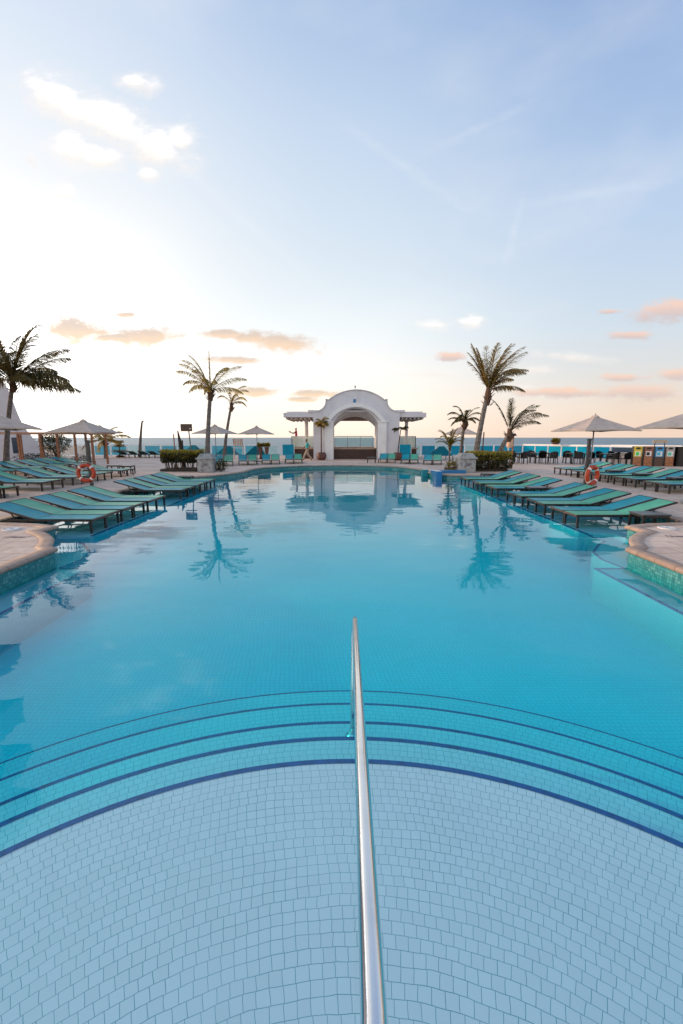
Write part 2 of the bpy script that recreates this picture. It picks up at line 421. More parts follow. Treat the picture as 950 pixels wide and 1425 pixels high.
def deck_mat(name, c, joints=True, rough=.75):
    m_ = bpy.data.materials.new(name); m_.use_nodes = True; g = NT(m_.node_tree); p = g.n['Principled BSDF']
    tc = g.new('ShaderNodeTexCoord').outputs['Object']
    n1 = g.noise(tc, .55, 5, .6)[0]; n2 = g.noise(tc, 7, 5, .65)[0]; n3 = g.noise(tc, 60, 3, .6)[0]
    k = g.m('ADD', g.m('MULTIPLY', n1, .45), g.m('ADD', g.m('MULTIPLY', n2, .4), g.m('MULTIPLY', n3, .25)))
    col = g.ramp(k, [(.35, tuple(q * .66 for q in c)), (.53, c), (.72, tuple(min(1, q * 1.25) for q in c))])
    st = g.sstep(g.noise(g.v('ADD', tc, (7.3, 2.1, 0)), .9, 5, .65)[0], .5, .72)
    col = g.mix(g.m('MULTIPLY', st, .38 if joints else .22), col, tuple(q * f_ for q, f_ in zip(c, (.62, .52, .55))))
    if joints:
        br = g.new('ShaderNodeTexBrick'); g.l.new(g.v('ADD', tc, g.v('MULTIPLY', g.noise(tc, 3, 2)[1], (.05, .05, 0))), br.inputs['Vector'])
        br.inputs['Scale'].default_value = 1.0; br.inputs['Mortar Size'].default_value = .012
        br.inputs['Brick Width'].default_value = .62; br.inputs['Row Height'].default_value = .4
        br.inputs['Color1'].default_value = (1, 1, 1, 1); br.inputs['Color2'].default_value = (.86, .82, .82, 1)
        br.inputs['Mortar'].default_value = (.62, .58, .56, 1)
        col = g.mix(1.0, col, br.outputs[0], 'MULTIPLY')
    g.l.new(col, p.inputs['Base Color']); p.inputs['Roughness'].default_value = rough
    b = g.new('ShaderNodeBump'); b.inputs['Strength'].default_value = .45; b.inputs['Distance'].default_value = .01
    g.l.new(g.m('ADD', n2, g.m('MULTIPLY', n3, .5)), b.inputs['Height']); g.l.new(b.outputs[0], p.inputs['Normal'])
    return m_
M['deck'] = deck_mat('pink_stone_paving', (.64, .50, .41))
M['coping'] = deck_mat('sand_coping', (.43, .31, .24), True)

def glass_mat(name, c, alpha, rough=.06):
    m_ = bpy.data.materials.new(name); m_.use_nodes = True; g = NT(m_.node_tree); g.n.clear()
    o = g.new('ShaderNodeOutputMaterial'); t = g.new('ShaderNodeBsdfTransparent'); t.inputs[0].default_value = (*[min(1, .35 + q) for q in c], 1)
    p = g.new('ShaderNodeBsdfPrincipled'); p.inputs['Roughness'].default_value = rough
    tc = g.new('ShaderNodeTexCoord').outputs['Object']
    g.l.new(g.ramp(g.noise(tc, 1.2, 3)[0], [(.3, tuple(q * .85 for q in c)), (.7, c)]), p.inputs['Base Color'])
    mx = g.new('ShaderNodeMixShader'); mx.inputs[0].default_value = alpha
    g.l.new(t.outputs[0], mx.inputs[1]); g.l.new(p.outputs[0], mx.inputs[2]); g.l.new(mx.outputs[0], o.inputs[0])
    return m_
M['tealglass'] = glass_mat('teal_glass', (.16, .55, .66), .6)
M['blueglass'] = glass_mat('blue_screen_glass', (.01, .34, .54), .9)
M['clearglass'] = glass_mat('clear_glass', (.55, .68, .66), .22)
M['milkglass'] = glass_mat('milky_glass', (.70, .76, .66), .55)
M['glareglass'] = glass_mat('glare_toned_glass', (.80, .76, .68), .8)  # pale tone paints the bright reflection on the far left panes
M['darkglass'] = glass_mat('dark_window_glass', (.05, .08, .12), .95)

# ================================================================== setting: pool, deck, sea
WATER = -.20; FLOOR = -.85; SHELF = -.25
half = [(4.84, -1.6), (4.84, 7.04), (5.06, 7.2), (5.16, 7.42), (5.32, 7.7), (5.52, 7.95), (5.78, 8.2), (6.08, 8.42), (6.03, 8.89), (6.6, 9.12), (7.2, 9.22), (7.68, 9.28)]
farR = [(7.68, 20.6), (7.45, 21.2), (6.6, 21.45), (5.3, 21.55), (4.85, 22.1), (4.72, 23.2), (4.72, 24.6), (4.5, 26.2), (3.9, 27.6), (3.0, 28.5), (1.7, 29.1), (0, 29.3)]
farL = [(-1.6, 29.2), (-3.0, 28.75), (-4.2, 27.9), (-5.0, 26.8), (-5.35, 25.4), (-5.35, 24.1), (-5.6, 22.8), (-6.2, 21.5), (-7.0, 20.6), (-7.68, 20.1)]
leftn = [(-x, y) for x, y in half[::-1]]
POOL = half + farR + farL + leftn
def rounded(poly, n=2, keep=lambda p: False):
    for _ in range(n):
        out = []
        for i, p in enumerate(poly):
            q = poly[(i + 1) % len(poly)]
            d = math.hypot(q[0] - p[0], q[1] - p[1])
            t = min(.25, .35 / d) if d > 0 else .25
            out.append((p[0] + (q[0] - p[0]) * t, p[1] + (q[1] - p[1]) * t))
            out.append((q[0] - (q[0] - p[0]) * t, q[1] - (q[1] - p[1]) * t))
        poly = out
    return poly
def smooth_open(pts, n=2):
    for _ in range(n):
        out = [pts[0]]
        for a, b in zip(pts, pts[1:]):
            out += [(a[0] * .75 + b[0] * .25, a[1] * .75 + b[1] * .25), (a[0] * .25 + b[0] * .75, a[1] * .25 + b[1] * .75)]
        pts = out + [pts[-1]]
    return pts
lobe = smooth_open(half[2:8], 1)
near = half[:2] + [half[2]] + lobe[1:] + half[8:]
POOL_R = near + smooth_open(farR + farL, 2) + [(-x, y) for x, y in near[::-1]]
OUTER = [(-60, -14), (60, -14), (60, 20), (40, 24), (33, 24), (27.3, 33), (21.2, 42), (19, 45.3), (-60, 45.3)]
def sheet(name, outer, hole, z, m_):
    loops = [[Vector((p[0], p[1], 0)) for p in outer]] + ([[Vector((p[0], p[1], 0)) for p in hole]] if hole else [])
    tris = geometry.tessellate_polygon(loops); flat = [p for l in loops for p in l]
    mb = MB(); vs = [mb.bm.verts.new((p.x, p.y, z)) for p in flat]
    for t in tris:
        try:
            f = mb.bm.faces.new([vs[i] for i in t])
            f.normal_update()
            if f.normal.z < 0: f.normal_flip()
        except ValueError: pass
    return mb
mb = sheet('deck', OUTER, POOL_R, 0, None)
n = len(OUTER)
for i in range(n):
    a, b = OUTER[i], OUTER[(i + 1) % n]
    mb.face([(a[0], a[1], 0), (a[0], a[1], -8), (b[0], b[1], -8), (b[0], b[1], 0)])
tag(mb.build('deck', M['deck'], recalc=False), kind='structure')
# pool wall with uv in metres
bm = bmesh.new(); uvl = bm.loops.layers.uv.new('UVMap'); d0 = 0; n = len(POOL_R)
for i in range(n):
    a, b = POOL_R[i], POOL_R[(i + 1) % n]; L = math.hypot(b[0] - a[0], b[1] - a[1])
    f = bm.faces.new([bm.verts.new(q) for q in ((a[0], a[1], -.03), (a[0], a[1], -1.0), (b[0], b[1], -1.0), (b[0], b[1], -.03))])
    for lp, uvv in zip(f.loops, ((d0, 0), (d0, -.97), (d0 + L, -.97), (d0 + L, 0))): lp[uvl].uv = uvv
    d0 += L
bmesh.ops.recalc_face_normals(bm, faces=bm.faces[:])
mbw = MB(); mbw.bm.free(); mbw.bm = bm
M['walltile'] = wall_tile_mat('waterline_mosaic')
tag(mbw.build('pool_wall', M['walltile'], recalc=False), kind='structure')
# coping: rounded nosing swept along the outline
prof = [(.17, .004), (.17, .020), (.08, .026), (.0, .026), (-.035, .018), (-.052, -.004), (-.052, -.03), (-.035, -.052), (0, -.058), (.01, -.058)]
def sweep(poly, prof, closed=True):
    mb = MB(); n = len(poly); rings = []
    area = sum(poly[i][0] * poly[(i + 1) % n][1] - poly[(i + 1) % n][0] * poly[i][1] for i in range(n))
    sg = 1 if area > 0 else -1
    for i in range(n):
        p0, p1, p2 = Vector(poly[i - 1]), Vector(poly[i]), Vector(poly[(i + 1) % n])
        e1 = (p1 - p0).normalized(); e2 = (p2 - p1).normalized()
        n1 = Vector((e1.y, -e1.x)) * sg; n2 = Vector((e2.y, -e2.x)) * sg
        nn = (n1 + n2); nn = nn.normalized() if nn.length > 1e-6 else n1
        k = 1 / max(.75, nn.dot(n1))
        rings.append([mb.bm.verts.new((p1.x + nn.x * o * k, p1.y + nn.y * o * k, z)) for o, z in prof])
    for i in range(n):
        a, b = rings[i], rings[(i + 1) % n]
        for k in range(len(prof) - 1): mb.bm.faces.new((a[k], a[k + 1], b[k + 1], b[k]))
    return mb
tag(sweep(POOL_R, prof).build('pool_coping', M['coping'], smooth=True), kind='structure')

M['tile'] = tile_mat('pool_mosaic', base=(.03, .66, .76), grout=(.01, .33, .43))
M['tilepolar'] = tile_mat('arc_mosaic', True, base=(.82, .61, .70), grout=(.12, .24, .30), line=.042)
M['benchtile'] = tile_mat('bench_mosaic', base=(.22, .40, .52), grout=(.2, .24, .28))
M['shelftile'] = tile_mat('shelf_mosaic', base=(.36, .47, .62), grout=(.2, .3, .42))
mb = MB(); mb.face([(-14, -5, FLOOR), (14, -5, FLOOR), (14, 34, FLOOR), (-14, 34, FLOOR)])
tag(mb.build('pool_floor', M['tile']), kind='structure')
# entry platform and curved steps
CX, CY = 0.05, -.30
RS = [2.87, 3.22, 3.54, 3.94, 4.30]; Z0 = -.28; H = .10
prof2 = [(0.001, Z0)]
for i, r in enumerate(RS):
    z = Z0 - H * i; prof2 += [(r, z), (r, z - H if i < 4 else FLOOR - .02)]
mb = MB(); mb.lathe(prof2, 160, (CX, CY, 0))
steps = tag(mb.build('pool_steps', M['tilepolar'], loc=(0, 0, 0)), kind='structure')
for i, r in enumerate(RS):
    z = Z0 - H * i; wd = [.036, .033, .026, .020, .010][i]
    mb = MB(); seg = 160; prof3 = [(r - wd, z + .001), (r - wd, z + .003), (r + .003, z + .003), (r + .003, z - (.016 if i < 4 else .006))]
    mb.lathe(prof3[1:], seg, (CX, CY, 0))
    mb.bm.faces.ensure_lookup_table()
    for f in [f for f in mb.bm.faces if len(f.verts) > 4]: mb.bm.faces.remove(f)
    mb.build('tile_nosing', M['navy'], steps)
# lounger shelves, submerged ledges and benches
for sx in (1, -1):
    P = [(5.40, 9.6), (6.0, 9.25), (6.0, 8.8), (7.8, 8.8), (7.8, 21.6), (5.40, 21.6)] if sx > 0 else [(-5.40, 9.0), (-5.40, 20.9), (-7.8, 20.9), (-7.8, 8.8), (-6.0, 8.8)]
    mb = MB(); mb.prism(P, FLOOR - .02, SHELF)
    sh = tag(mb.build('lounger_shelf', M['shelftile']), kind='structure')
    mb = MB(); mb.box((sx * 5.415, 15.1, SHELF + .0), (.05, 12.0, .012)); mb.build('tile_nosing', M['navy'], sh)
    P = [(4.3, -2), (4.3, 7.08), (5.0, 7.08), (5.0, -2)]
    mb = MB(); mb.prism([(x * sx, y) for x, y in P], FLOOR - .02, -.35)
    bn = tag(mb.build('submerged_bench', M['benchtile']), kind='structure')
    mb = MB(); mb.box((sx * 4.32, 2.54, -.349), (.045, 9.08, .012)); mb.box((sx * 4.57, 7.065, -.3488), (.44, .04, .012)); mb.build('tile_nosing', M['navy'], bn)
    P = [(4.78, 7.085), (4.72, 7.6), (4.85, 8.1), (5.3, 8.7), (5.62, 9.0), (5.55, 9.55), (6.3, 9.3), (6.3, 8.0), (5.6, 7.085)]
    Pr = [(x * sx, y) for x, y in P]
    mb = MB(); mb.prism(Pr, FLOOR - .02, -.345)
    lg = tag(mb.build('submerged_ledge', M['benchtile']), kind='structure')
    mb = MB(); q = [(4.78, 7.11), (4.72, 7.6), (4.85, 8.1), (5.3, 8.7), (5.62, 9.0), (5.55, 9.53)]
    for a, b in zip(q, q[1:]): mb.bar((a[0] * sx + sx * .03, a[1], -.343), (b[0] * sx + sx * .03, b[1], -.343), .04, .01)
    mb.build('tile_nosing', M['navy'], lg)

# pool water: surface mirrors the sky by Fresnel, the body absorbs red
wm = bpy.data.materials.new('pool_water'); wm.use_nodes = True; g = NT(wm.node_tree); g.n.clear()
o = g.new('ShaderNodeOutputMaterial'); geo = g.new('ShaderNodeNewGeometry')
tc = g.new('ShaderNodeTexCoord').outputs['Object']
h1 = g.noise(g.v('MULTIPLY', tc, (.55, 1.0, 1)), .9, 2, .5)[0]; h2 = g.noise(g.v('MULTIPLY', tc, (.7, 1.2, 1)), 3.4, 2, .5)[0]
patch = g.sstep(g.noise(tc, .16, 2, .5)[0], .35, .7)
hh = g.m('ADD', g.m('MULTIPLY', h1, 1.0), g.m('MULTIPLY', h2, g.m('MULTIPLY', patch, .24)))
bp = g.new('ShaderNodeBump'); bp.inputs['Strength'].default_value = 1.0; bp.inputs['Distance'].default_value = .012
g.l.new(hh, bp.inputs['Height'])
fr = g.new('ShaderNodeFresnel'); fr.inputs['IOR'].default_value = 1.38; g.l.new(bp.outputs[0], fr.inputs['Normal'])
fac = g.m('MULTIPLY', fr.outputs[0], g.m('SUBTRACT', 1.0, geo.outputs['Backfacing']))
tr = g.new('ShaderNodeBsdfTransparent'); gs = g.new('ShaderNodeBsdfGlossy'); gs.inputs['Roughness'].default_value = 0.0
g.l.new(bp.outputs[0], gs.inputs['Normal'])
mx = g.new('ShaderNodeMixShader'); g.l.new(fac, mx.inputs[0]); g.l.new(tr.outputs[0], mx.inputs[1]); g.l.new(gs.outputs[0], mx.inputs[2])
g.l.new(mx.outputs[0], o.inputs[0])
va = g.new('ShaderNodeVolumeAbsorption'); va.inputs['Color'].default_value = (.0, .962, .973, 1); va.inputs['Density'].default_value = 2.4
g.l.new(va.outputs[0], o.inputs['Volume'])
mb = MB(); mb.prism([(-7.9, -1.8), (7.9, -1.8), (7.9, 22), (6, 29.6), (-6, 29.6), (-7.9, 22)], -1.6, WATER)
tag(mb.build('pool_water', wm), kind='structure')

# sea with small waves out to the horizon
sm = bpy.data.materials.new('sea_water'); sm.use_nodes = True; g = NT(sm.node_tree); p = g.n['Principled BSDF']
tc = g.new('ShaderNodeTexCoord').outputs['Object']
n1 = g.noise(g.v('MULTIPLY', tc, (.25, 1, 1)), .05, 6, .65)[0]; n2 = g.noise(g.v('MULTIPLY', tc, (.5, 1, 1)), .6, 5, .6)[0]
g.l.new(g.ramp(n1, [(.35, (.035, .105, .16)), (.6, (.055, .16, .21)), (.75, (.10, .24, .28))]), p.inputs['Base Color'])
p.inputs['Roughness'].default_value = .35; p.inputs['IOR'].default_value = 1.33
b = g.new('ShaderNodeBump'); b.inputs['Strength'].default_value = .7; b.inputs['Distance'].default_value = .9
g.l.new(g.m('ADD', n1, g.m('MULTIPLY', n2, .5)), b.inputs['Height']); g.l.new(b.outputs[0], p.inputs['Normal'])
mb = MB(); mb.face([(-30000, -2000, -7), (30000, -2000, -7), (30000, 30000, -7), (-30000, 30000, -7)])
tag(mb.build('sea', sm), kind='structure')

# ================================================================== large structure
def interp(a, b, t): return a + (b - a) * t
# ---- arched pavilion
AX, AY = 1.18, 36.9
pav = empty('arch_pavilion', (AX, AY, 0), 0, 'white arched pavilion with stepped curved gable and flat side wings beyond the pool', 'pavilion')
def arch_curve(hw, spring, top, n=20):
    """segmental arch as (x, z) points from left spring to right spring"""
    rise = top - spring; Rr = (hw * hw + rise * rise) / (2 * rise); a = math.asin(hw / Rr)
    return [(Rr * math.sin(interp(-a, a, i / n)), top - Rr + Rr * math.cos(interp(-a, a, i / n))) for i in range(n + 1)]
XZ = Matrix(((1, 0, 0, 0), (0, 0, -1, 0), (0, 1, 0, 0), (0, 0, 0, 1)))      # polygon xy -> xz, extrude along -y
XC = .07
gable = [(-3.62 + XC, 0), (-3.62 + XC, 3.55), (-3.62 + XC, 3.93)]
for i in range(7):                                    # concave sweep up to the step
    a = i / 6 * math.pi / 2
    gable.append((-3.55 + XC + 1.0 * math.sin(a), 3.95 + .82 * (1 - math.cos(a))))
gable += [(-2.55 + XC, 4.95), (-2.42 + XC, 4.95)]
gable += [(x + XC, z) for x, z in arch_curve(2.36, 4.88, 5.72, 18)]
gable += [(2.42 + XC, 4.95), (2.55 + XC, 4.95)]
for i in range(7):
    a = (6 - i) / 6 * math.pi / 2
    gable.append((3.55 + XC - 1.0 * math.sin(a), 3.95 + .82 * (1 - math.cos(a))))
gable += [(3.62 + XC, 3.93), (3.62 + XC, 3.55), (3.62 + XC, 0)]
hole = [(1.86, 0), (1.86, 3.0)] + arch_curve(1.86, 3.0, 4.25)[::-1] + [(-1.86, 3.0), (-1.86, 0)]
outline = gable + hole
mb = MB(); mb.prism(outline, -.4, 0, XZ); mb.build('front_wall', M['white'], pav)
mb = MB(); top = [q for q in gable if q[1] > 3.94]
for a, b in zip(top, top[1:]): mb.bar((a[0], .17, a[1] + .03), (b[0], .17, b[1] + .03), .52, .06)
mb.build('parapet_coping', M['white'], pav)
# pilasters and archivolt band standing proud of the wall
for s in (-1, 1): mb = MB(); mb.box((s * 2.22, -.15, 1.55), (.72, .32, 3.1)); mb.box((s * 2.22, -.17, 3.15), (.84, .40, .10)); mb.build('pilaster', M['trim'], pav)
oa = arch_curve(2.50, 3.2, 4.62); ia = arch_curve(2.1, 3.2, 4.34)
mb = MB(); mb.prism(oa + ia[::-1], .003, .28, XZ); mb.build('archivolt', M['trim'], pav)
# splayed vault: front arch to a lower back arch
fa = [(-1.86, 0)] + [(-1.86, 3.0)] + arch_curve(1.86, 3.0, 4.25) + [(1.86, 3.0), (1.86, 0)]
ba = [(-1.84, 0)] + [(-1.84, 2.85)] + arch_curve(1.80, 2.85, 3.68) + [(1.84, 2.85), (1.84, 0)]
mb = MB()
fv = [mb.bm.verts.new((x, .4, z)) for x, z in fa]; bv = [mb.bm.verts.new((x, 2.6, z)) for x, z in ba]
for i in range(len(fa) - 1): mb.bm.faces.new((fv[i], fv[i + 1], bv[i + 1], bv[i]))
mb.build('vault', M['trim'], pav)
bo = [(-3.55, 0), (-3.55, 4.0), (3.69, 4.0), (3.69, 0)]
mb = MB(); mb.prism(bo[:2] + bo[2:] + ba[::-1], -2.9, -2.602, XZ); mb.build('back_wall', M['white'], pav)
mb = MB()
for x0, x1 in ((-3.55, -3.25), (3.39, 3.69)): mb.box(((x0 + x1) / 2, 1.5, 1.95), (.3, 2.2, 3.9))
mb.box((XC, 1.5, 4.05), (7.1, 2.2, .16)); mb.build('side_wall', M['white'], pav)
mb = MB(); mb.box((0, 4.75, 3.66), (6.6, 3.6, .42)); mb.build('rear_roof', mat('tan_soffit', (.30, .20, .16), .8), pav)
# wings: flat roofs with beams below
for s, x0, x1 in ((-1, -6.06, -3.3), (1, 3.4, 5.95)):
    mb = MB(); mb.box(((x0 + x1) / 2, 3.4, 3.72), (x1 - x0, 6.4, .36)); mb.box(((x0 + x1) / 2, 3.4, 3.95), (x1 - x0 - .5, 5.9, .12))
    w_ = mb.build('wing_roof', M['white'], pav)
    mb = MB(); nb = 7
    for i in range(nb): mb.box((interp(x0 + .25, x1 - .25, i / (nb - 1)), 3.4, 3.45), (.12, 6.0, .18))
    mb.build('roof_beam', M['pale'], w_)
    # stepped scroll where gable meets roof
    mb = MB(); mb.box(((-3.75 if s < 0 else 3.9), .5, 4.02), (.5, .8, .22), bevel=.05); mb.build('scroll', M['white'], w_)
mb = MB(); mb.lathe([(.2, .95), (.2, 1.1), (.16, 1.14), (.16, 3.3), (.21, 3.36), (.21, 3.5)], 20, (-4.36, 3.0, 0)); mb.build('column', M['white'], pav, smooth=True)
mb = MB(); mb.lathe([(.2, .95), (.16, 1.14), (.16, 3.3), (.21, 3.5)], 20, (5.1, 5.6, 0)); mb.build('column', M['white'], pav, smooth=True)
mb = MB(); mb.box((-.09, -.02, 4.86), (.22, .05, .26), bevel=.015); mb.build('wall_plaque', M['bluetile'], pav)  # blue tiled plaque on the gable
mb = MB(); mb.tube([(-.05, .2, 5.78), (-.05, .2, 5.95)], .02); mb.lathe([(.001, 5.9), (.05, 5.95), (.06, 6.02), (.03, 6.1), (.001, 6.12)], 10, (-.05, .2, 0)); mb.build('finial', M['black'], pav)
# ---- raised bar terrace under and behind the pavilion
ter = empty('raised_terrace', (AX, 37.9, 0), 0, 'raised terrace with mahogany boarded front and pale ledge under the white arch', 'terrace')
mb = MB(); mb.box((0, .35, .42), (3.6, .7, .84)); mb.box((-4.45, 2.6, .42), (2.3, 3.5, .84)); mb.box((4.5, 2.6, .42), (2.0, 3.5, .84)); mb.box((0, 4, .42), (6.4, 3, .84)); mb.build('board_front', M['darkwood'], ter)
mb = MB(); mb.box((0, .33, .90), (3.62, .84, .12)); mb.box((-4.45, 2.6, .90), (2.5, 3.7, .12)); mb.box((4.5, 2.6, .90), (2.2, 3.7, .12)); mb.box((0, 4, .899), (6.2, 3.2, .12)); mb.build('ledge', M['coping'], ter)
def rail_run(mb_g, mb_f, a, b, n, z0, z1):
    a = Vector(a); b = Vector(b)
    for i in range(n + 1):
        p = a.lerp(b, i / n); mb_f.box((p.x, p.y, (z0 + z1) / 2), (.05, .05, z1 - z0))
    mb_f.bar((a.x, a.y, z1), (b.x, b.y, z1), .06, .05)
    for i in range(n):
        p = a.lerp(b, (i + .04) / n); q = a.lerp(b, (i + .96) / n); mid = (p + q) / 2
        mb_g.bar((p.x, p.y, (z0 + z1) / 2 + .02), (q.x, q.y, (z0 + z1) / 2 + .02), .012, z1 - z0 - .1)
gl = MB(); fm = MB(); rail_run(gl, fm, (-1.8, 3.6, 0), (1.8, 3.6, 0), 3, .96, 1.96)
for s in (-1,): pass
f_ = fm.build('glass_rail', M['greysteel'], ter); gl.build('glass_pane', M['clearglass'], f_)
for a, b in (((-5.6, .95, 0), (-3.4, .95, 0)), ((3.65, .95, 0), (5.4, .95, 0)), ((-5.6, .95, 0), (-5.6, 4.3, 0)), ((5.4, .95, 0), (5.4, 4.3, 0))):
    gl = MB(); fm = MB(); rail_run(gl, fm, a, b, 2 if a[1] == b[1] else 3, .96, 1.96)
    f_ = fm.build('glass_rail', M['whitepaint'], ter); gl.build('glass_pane', M['milkglass'], f_)

# ---- hotel building at the left edge, white with battered end wall
hot = empty('hotel_wing', (-24, 34, 0), R(35), 'white hotel wing with slanted end wall at the left edge', 'building')
profl = [(1.15, 0), (.55, .9), (-.05, 1.9), (-.62, 2.9), (-.95, 4.1), (-1.22, 5.4), (-1.75, 6.5), (-2.3, 6.95), (-9, 7.2), (-9, 0)]
mb = MB(); mb.prism(profl, -9, 0, XZ); mb.build('wall', M['white'], hot)
mb = MB()
for a, b in zip(profl[3:8], profl[4:9]): mb.bar((a[0], -.02, a[1]), (b[0], -.02, b[1]), .2, .16)
mb.build('wall_coping', M['white'], hot)
for x, z, w_, h_ in ((-1.15, 1.25, .35, 1.2), (-2.35, 3.5, .55, 1.4), (-4.2, 3.35, .9, 1.3), (-4.2, 1.3, .9, 1.8)):
    mb = MB(); mb.box((x, -.005, z), (w_ + .16, .06, h_ + .16)); f_ = mb.build('window', M['whitepaint'], hot)
    mb = MB(); mb.box((x, -.03, z), (w_, .04, h_)); mb.build('pane', M['darkglass'], f_)
# tall guest block to the left of the frame, seen in the water
blk = empty('hotel_tower', (-17.95, 22, 0), 0, 'tall white hotel block with open balconies beside the left loungers', 'building')
mb = MB()
for k in range(6):
    mb.box((-3.2, -1.6, 3.1 * k + 3.0), (6.4, 4.2, .24))
mb.box((-5.3, -1.6, 9.3), (2.0, 4.0, 18.6)); mb.box((-1.2, -2.6, 9.3), (2.4, 1.6, 18.6))
mb.build('wall', M['white'], blk)
for k in range(6):
    mb = MB(); mb.box((-3.2, .42, 3.1 * k + 3.6), (6.2, .1, 1.0)); mb.box((-.08, -1.2, 3.1 * k + 3.6), (.1, 3.2, 1.0)); mb.build('balcony', M['white'], blk)

# ---- glass balustrade along the sea edge
bal = empty('glass_balustrade', (0, 45, 0), 0, 'long glass balustrade with white posts and turquoise panes along the sea edge', 'balustrade')
railm = MB()
def bal_run(pts, step, chooser, top=1.1, railw=.06):
    idx = 0
    for a, b in zip(pts, pts[1:]):
        a = Vector(a); b = Vector(b); n = max(1, round((b - a).length / step))
        for i in range(n):
            p = a.lerp(b, i / n); q = a.lerp(b, (i + 1) / n)
            mb = MB(); mb.box((p.x, p.y - 45, top / 2), (.07, .07, top)); mb.build('post', M['whitepaint'], bal)
            gm = chooser(p, idx); idx += 1
            d = (q - p) * .06
            if gm:
                mb = MB(); mb.bar((p.x + d.x, p.y + d.y - 45, .55), (q.x - d.x, q.y - d.y - 45, .55), .02, .92); mb.build('glass_pane', gm, bal)
        railm.bar((a.x, a.y - 45, top), (b.x, b.y - 45, top), .08, railw)
def ch_left(p, i):
    if p.x < -25.6: return M['glareglass']
    return M['tealglass'] if (i % 4 != 3) else M['clearglass']
bal_run([(-34, 44.7), (-6.5, 44.7)], 1.72, ch_left)
bal_run([(5.2, 44.7), (18.6, 44.7)], 1.52, lambda p, i: M['clearglass'] if i in (1, 3, 5) else M['blueglass'])
bal_run([(18.6, 44.7), (21.0, 41.6), (23.4, 37.9)], 1.5, lambda p, i: M['blueglass'], 1.12, .16)
bal_run([(23.4, 37.9), (27.0, 32.6), (32.6, 24.4)], 2.1, lambda p, i: M['darkglass'], 1.14, .2)
railm.build('top_rail', M['whitepaint'], bal)
# low beige wall in front of the dark panes on the right
mb = MB(); mb.bar((20.2, 32.6, .36), (22.6, 30.2, .36), .3, .72); mb.bar((20.2, 32.6, .74), (22.6, 30.2, .74), .38, .05)
tag(mb.build('low_wall', mat('beige_wall', (.50, .40, .36), .8, var=.06)), 'low beige wall beside the row of recycling bins', 'wall')

# ================================================================== pool furniture
def make_lounger(fab, kind):
    t = empty('sun_lounger', (0, 0, 0), 0, 'x', 'sun lounger'); Wd = .305; zs = .315
    f = MB()
    for s in (-1, 1):
        f.bar((.02, s * (Wd - .02), zs - .02), (1.32, s * (Wd - .02), zs - .02), .035, .05)
        f.bar((1.28, s * (Wd - .02), zs - .025), (1.98, s * (Wd - .02), zs - .025), .032, .04)
    for x in (.03, .66, 1.28, 1.96): f.box((x, 0, zs - .022), (.035, 2 * Wd - .075, .035))
    f.build('seat_frame', M['bronze'], t)
    e = MB(); e.box((.0, 0, zs - .018), (.03, 2 * Wd, .05), bevel=.006); e.build('foot_rail', M['bronzelight'], t)
    for x in (.05, 1.86):
        for s in (-1, 1):
            l = MB(); l.box((x, s * (Wd - .024), (zs - .045) / 2), (.046, .046, zs - .045)); l.build('leg', M['bronze'], t)
    def sling(x0, z0, x1, z1, sag, name):
        mb = MB(); nx, ny = 8, 6; vs = []
        for i in range(nx + 1):
            for j in range(ny + 1):
                a, b = i / nx, j / ny * 2 - 1
                d = sag * (1 - b * b) * math.sin(math.pi * a) ** .6
                vs.append((interp(x0, x1, a), b * (Wd - .035), interp(z0, z1, a) - d))
        V = [mb.bm.verts.new(q) for q in vs]; U2 = [mb.bm.verts.new((q[0], q[1], q[2] - .014)) for q in vs]
        k = ny + 1
        for i in range(nx):
            for j in range(ny):
                q = (i * k + j, (i + 1) * k + j, (i + 1) * k + j + 1, i * k + j + 1)
                mb.bm.faces.new([V[z] for z in q]); mb.bm.faces.new([U2[z] for z in q[::-1]])
        rim = [i * k for i in range(nx + 1)] + [nx * k + j for j in range(1, k)] + [i * k + ny for i in range(nx - 1, -1, -1)] + [j for j in range(ny - 1, 0, -1)]
        for a, b in zip(rim, rim[1:] + rim[:1]): mb.bm.faces.new((V[a], U2[a], U2[b], V[b]))
        return mb.build(name, fab, t, smooth=False)
    sling(.03, zs + .012, 1.27, zs + .012, .018, 'seat')
    bx, bz = 1.02, .30
    sling(1.29, zs + .012, 1.28 + bx, zs + .012 + bz, .012, 'backrest')
    f = MB()
    for s in (-1, 1): f.bar((1.28, s * (Wd - .02), zs - .005), (1.28 + bx, s * (Wd - .02), zs - .005 + bz), .035, .04)
    f.bar((1.28 + bx, -Wd, zs + bz - .004), (1.28 + bx, Wd, zs + bz - .004), .034, .034)
    f.bar((1.28 + bx * .55, -Wd + .03, zs + bz * .55 - .03), (1.28 + bx * .55, Wd - .03, zs + bz * .55 - .03), .028)
    f.build('back_frame', M['bronze'], t)
    for s in (-1, 1): f = MB(); f.bar((1.28 + bx * .55, s * (Wd - .06), zs + bz * .55 - .03), (1.75, s * (Wd - .06), zs - .03), .022); f.build('back_strut', M['bronze'], t)
    t.name = 'sun_lounger'
    return t
LT = make_lounger(M['teal'], 'teal'); LM = make_lounger(M['mint'], 'mint')
LD = make_lounger(M['shadedteal'], 'shadedteal'); LG = make_lounger(M['shadedgreen'], 'shadedgreen')
def lounger(kind, x, y, rz, base, label, group):
    jr = random.Random(int(x * 131 + y * 977)); x += jr.uniform(-.03, .03) * (abs(math.cos(rz)) > .5); rz += R(jr.uniform(-1.1, 1.1))
    return place({'t': LT, 'm': LM, 'd': LD, 'g': LG}[kind], USED2, (x, y, base), rz, label, group)
USED2 = {}
CN = {'t': 'teal', 'm': 'mint green', 'd': 'shade-toned teal', 'g': 'shade-toned green'}
ORD = ['nearest', 'second', 'third', 'fourth', 'fifth', 'sixth', 'seventh', 'eighth']
W_L = .64
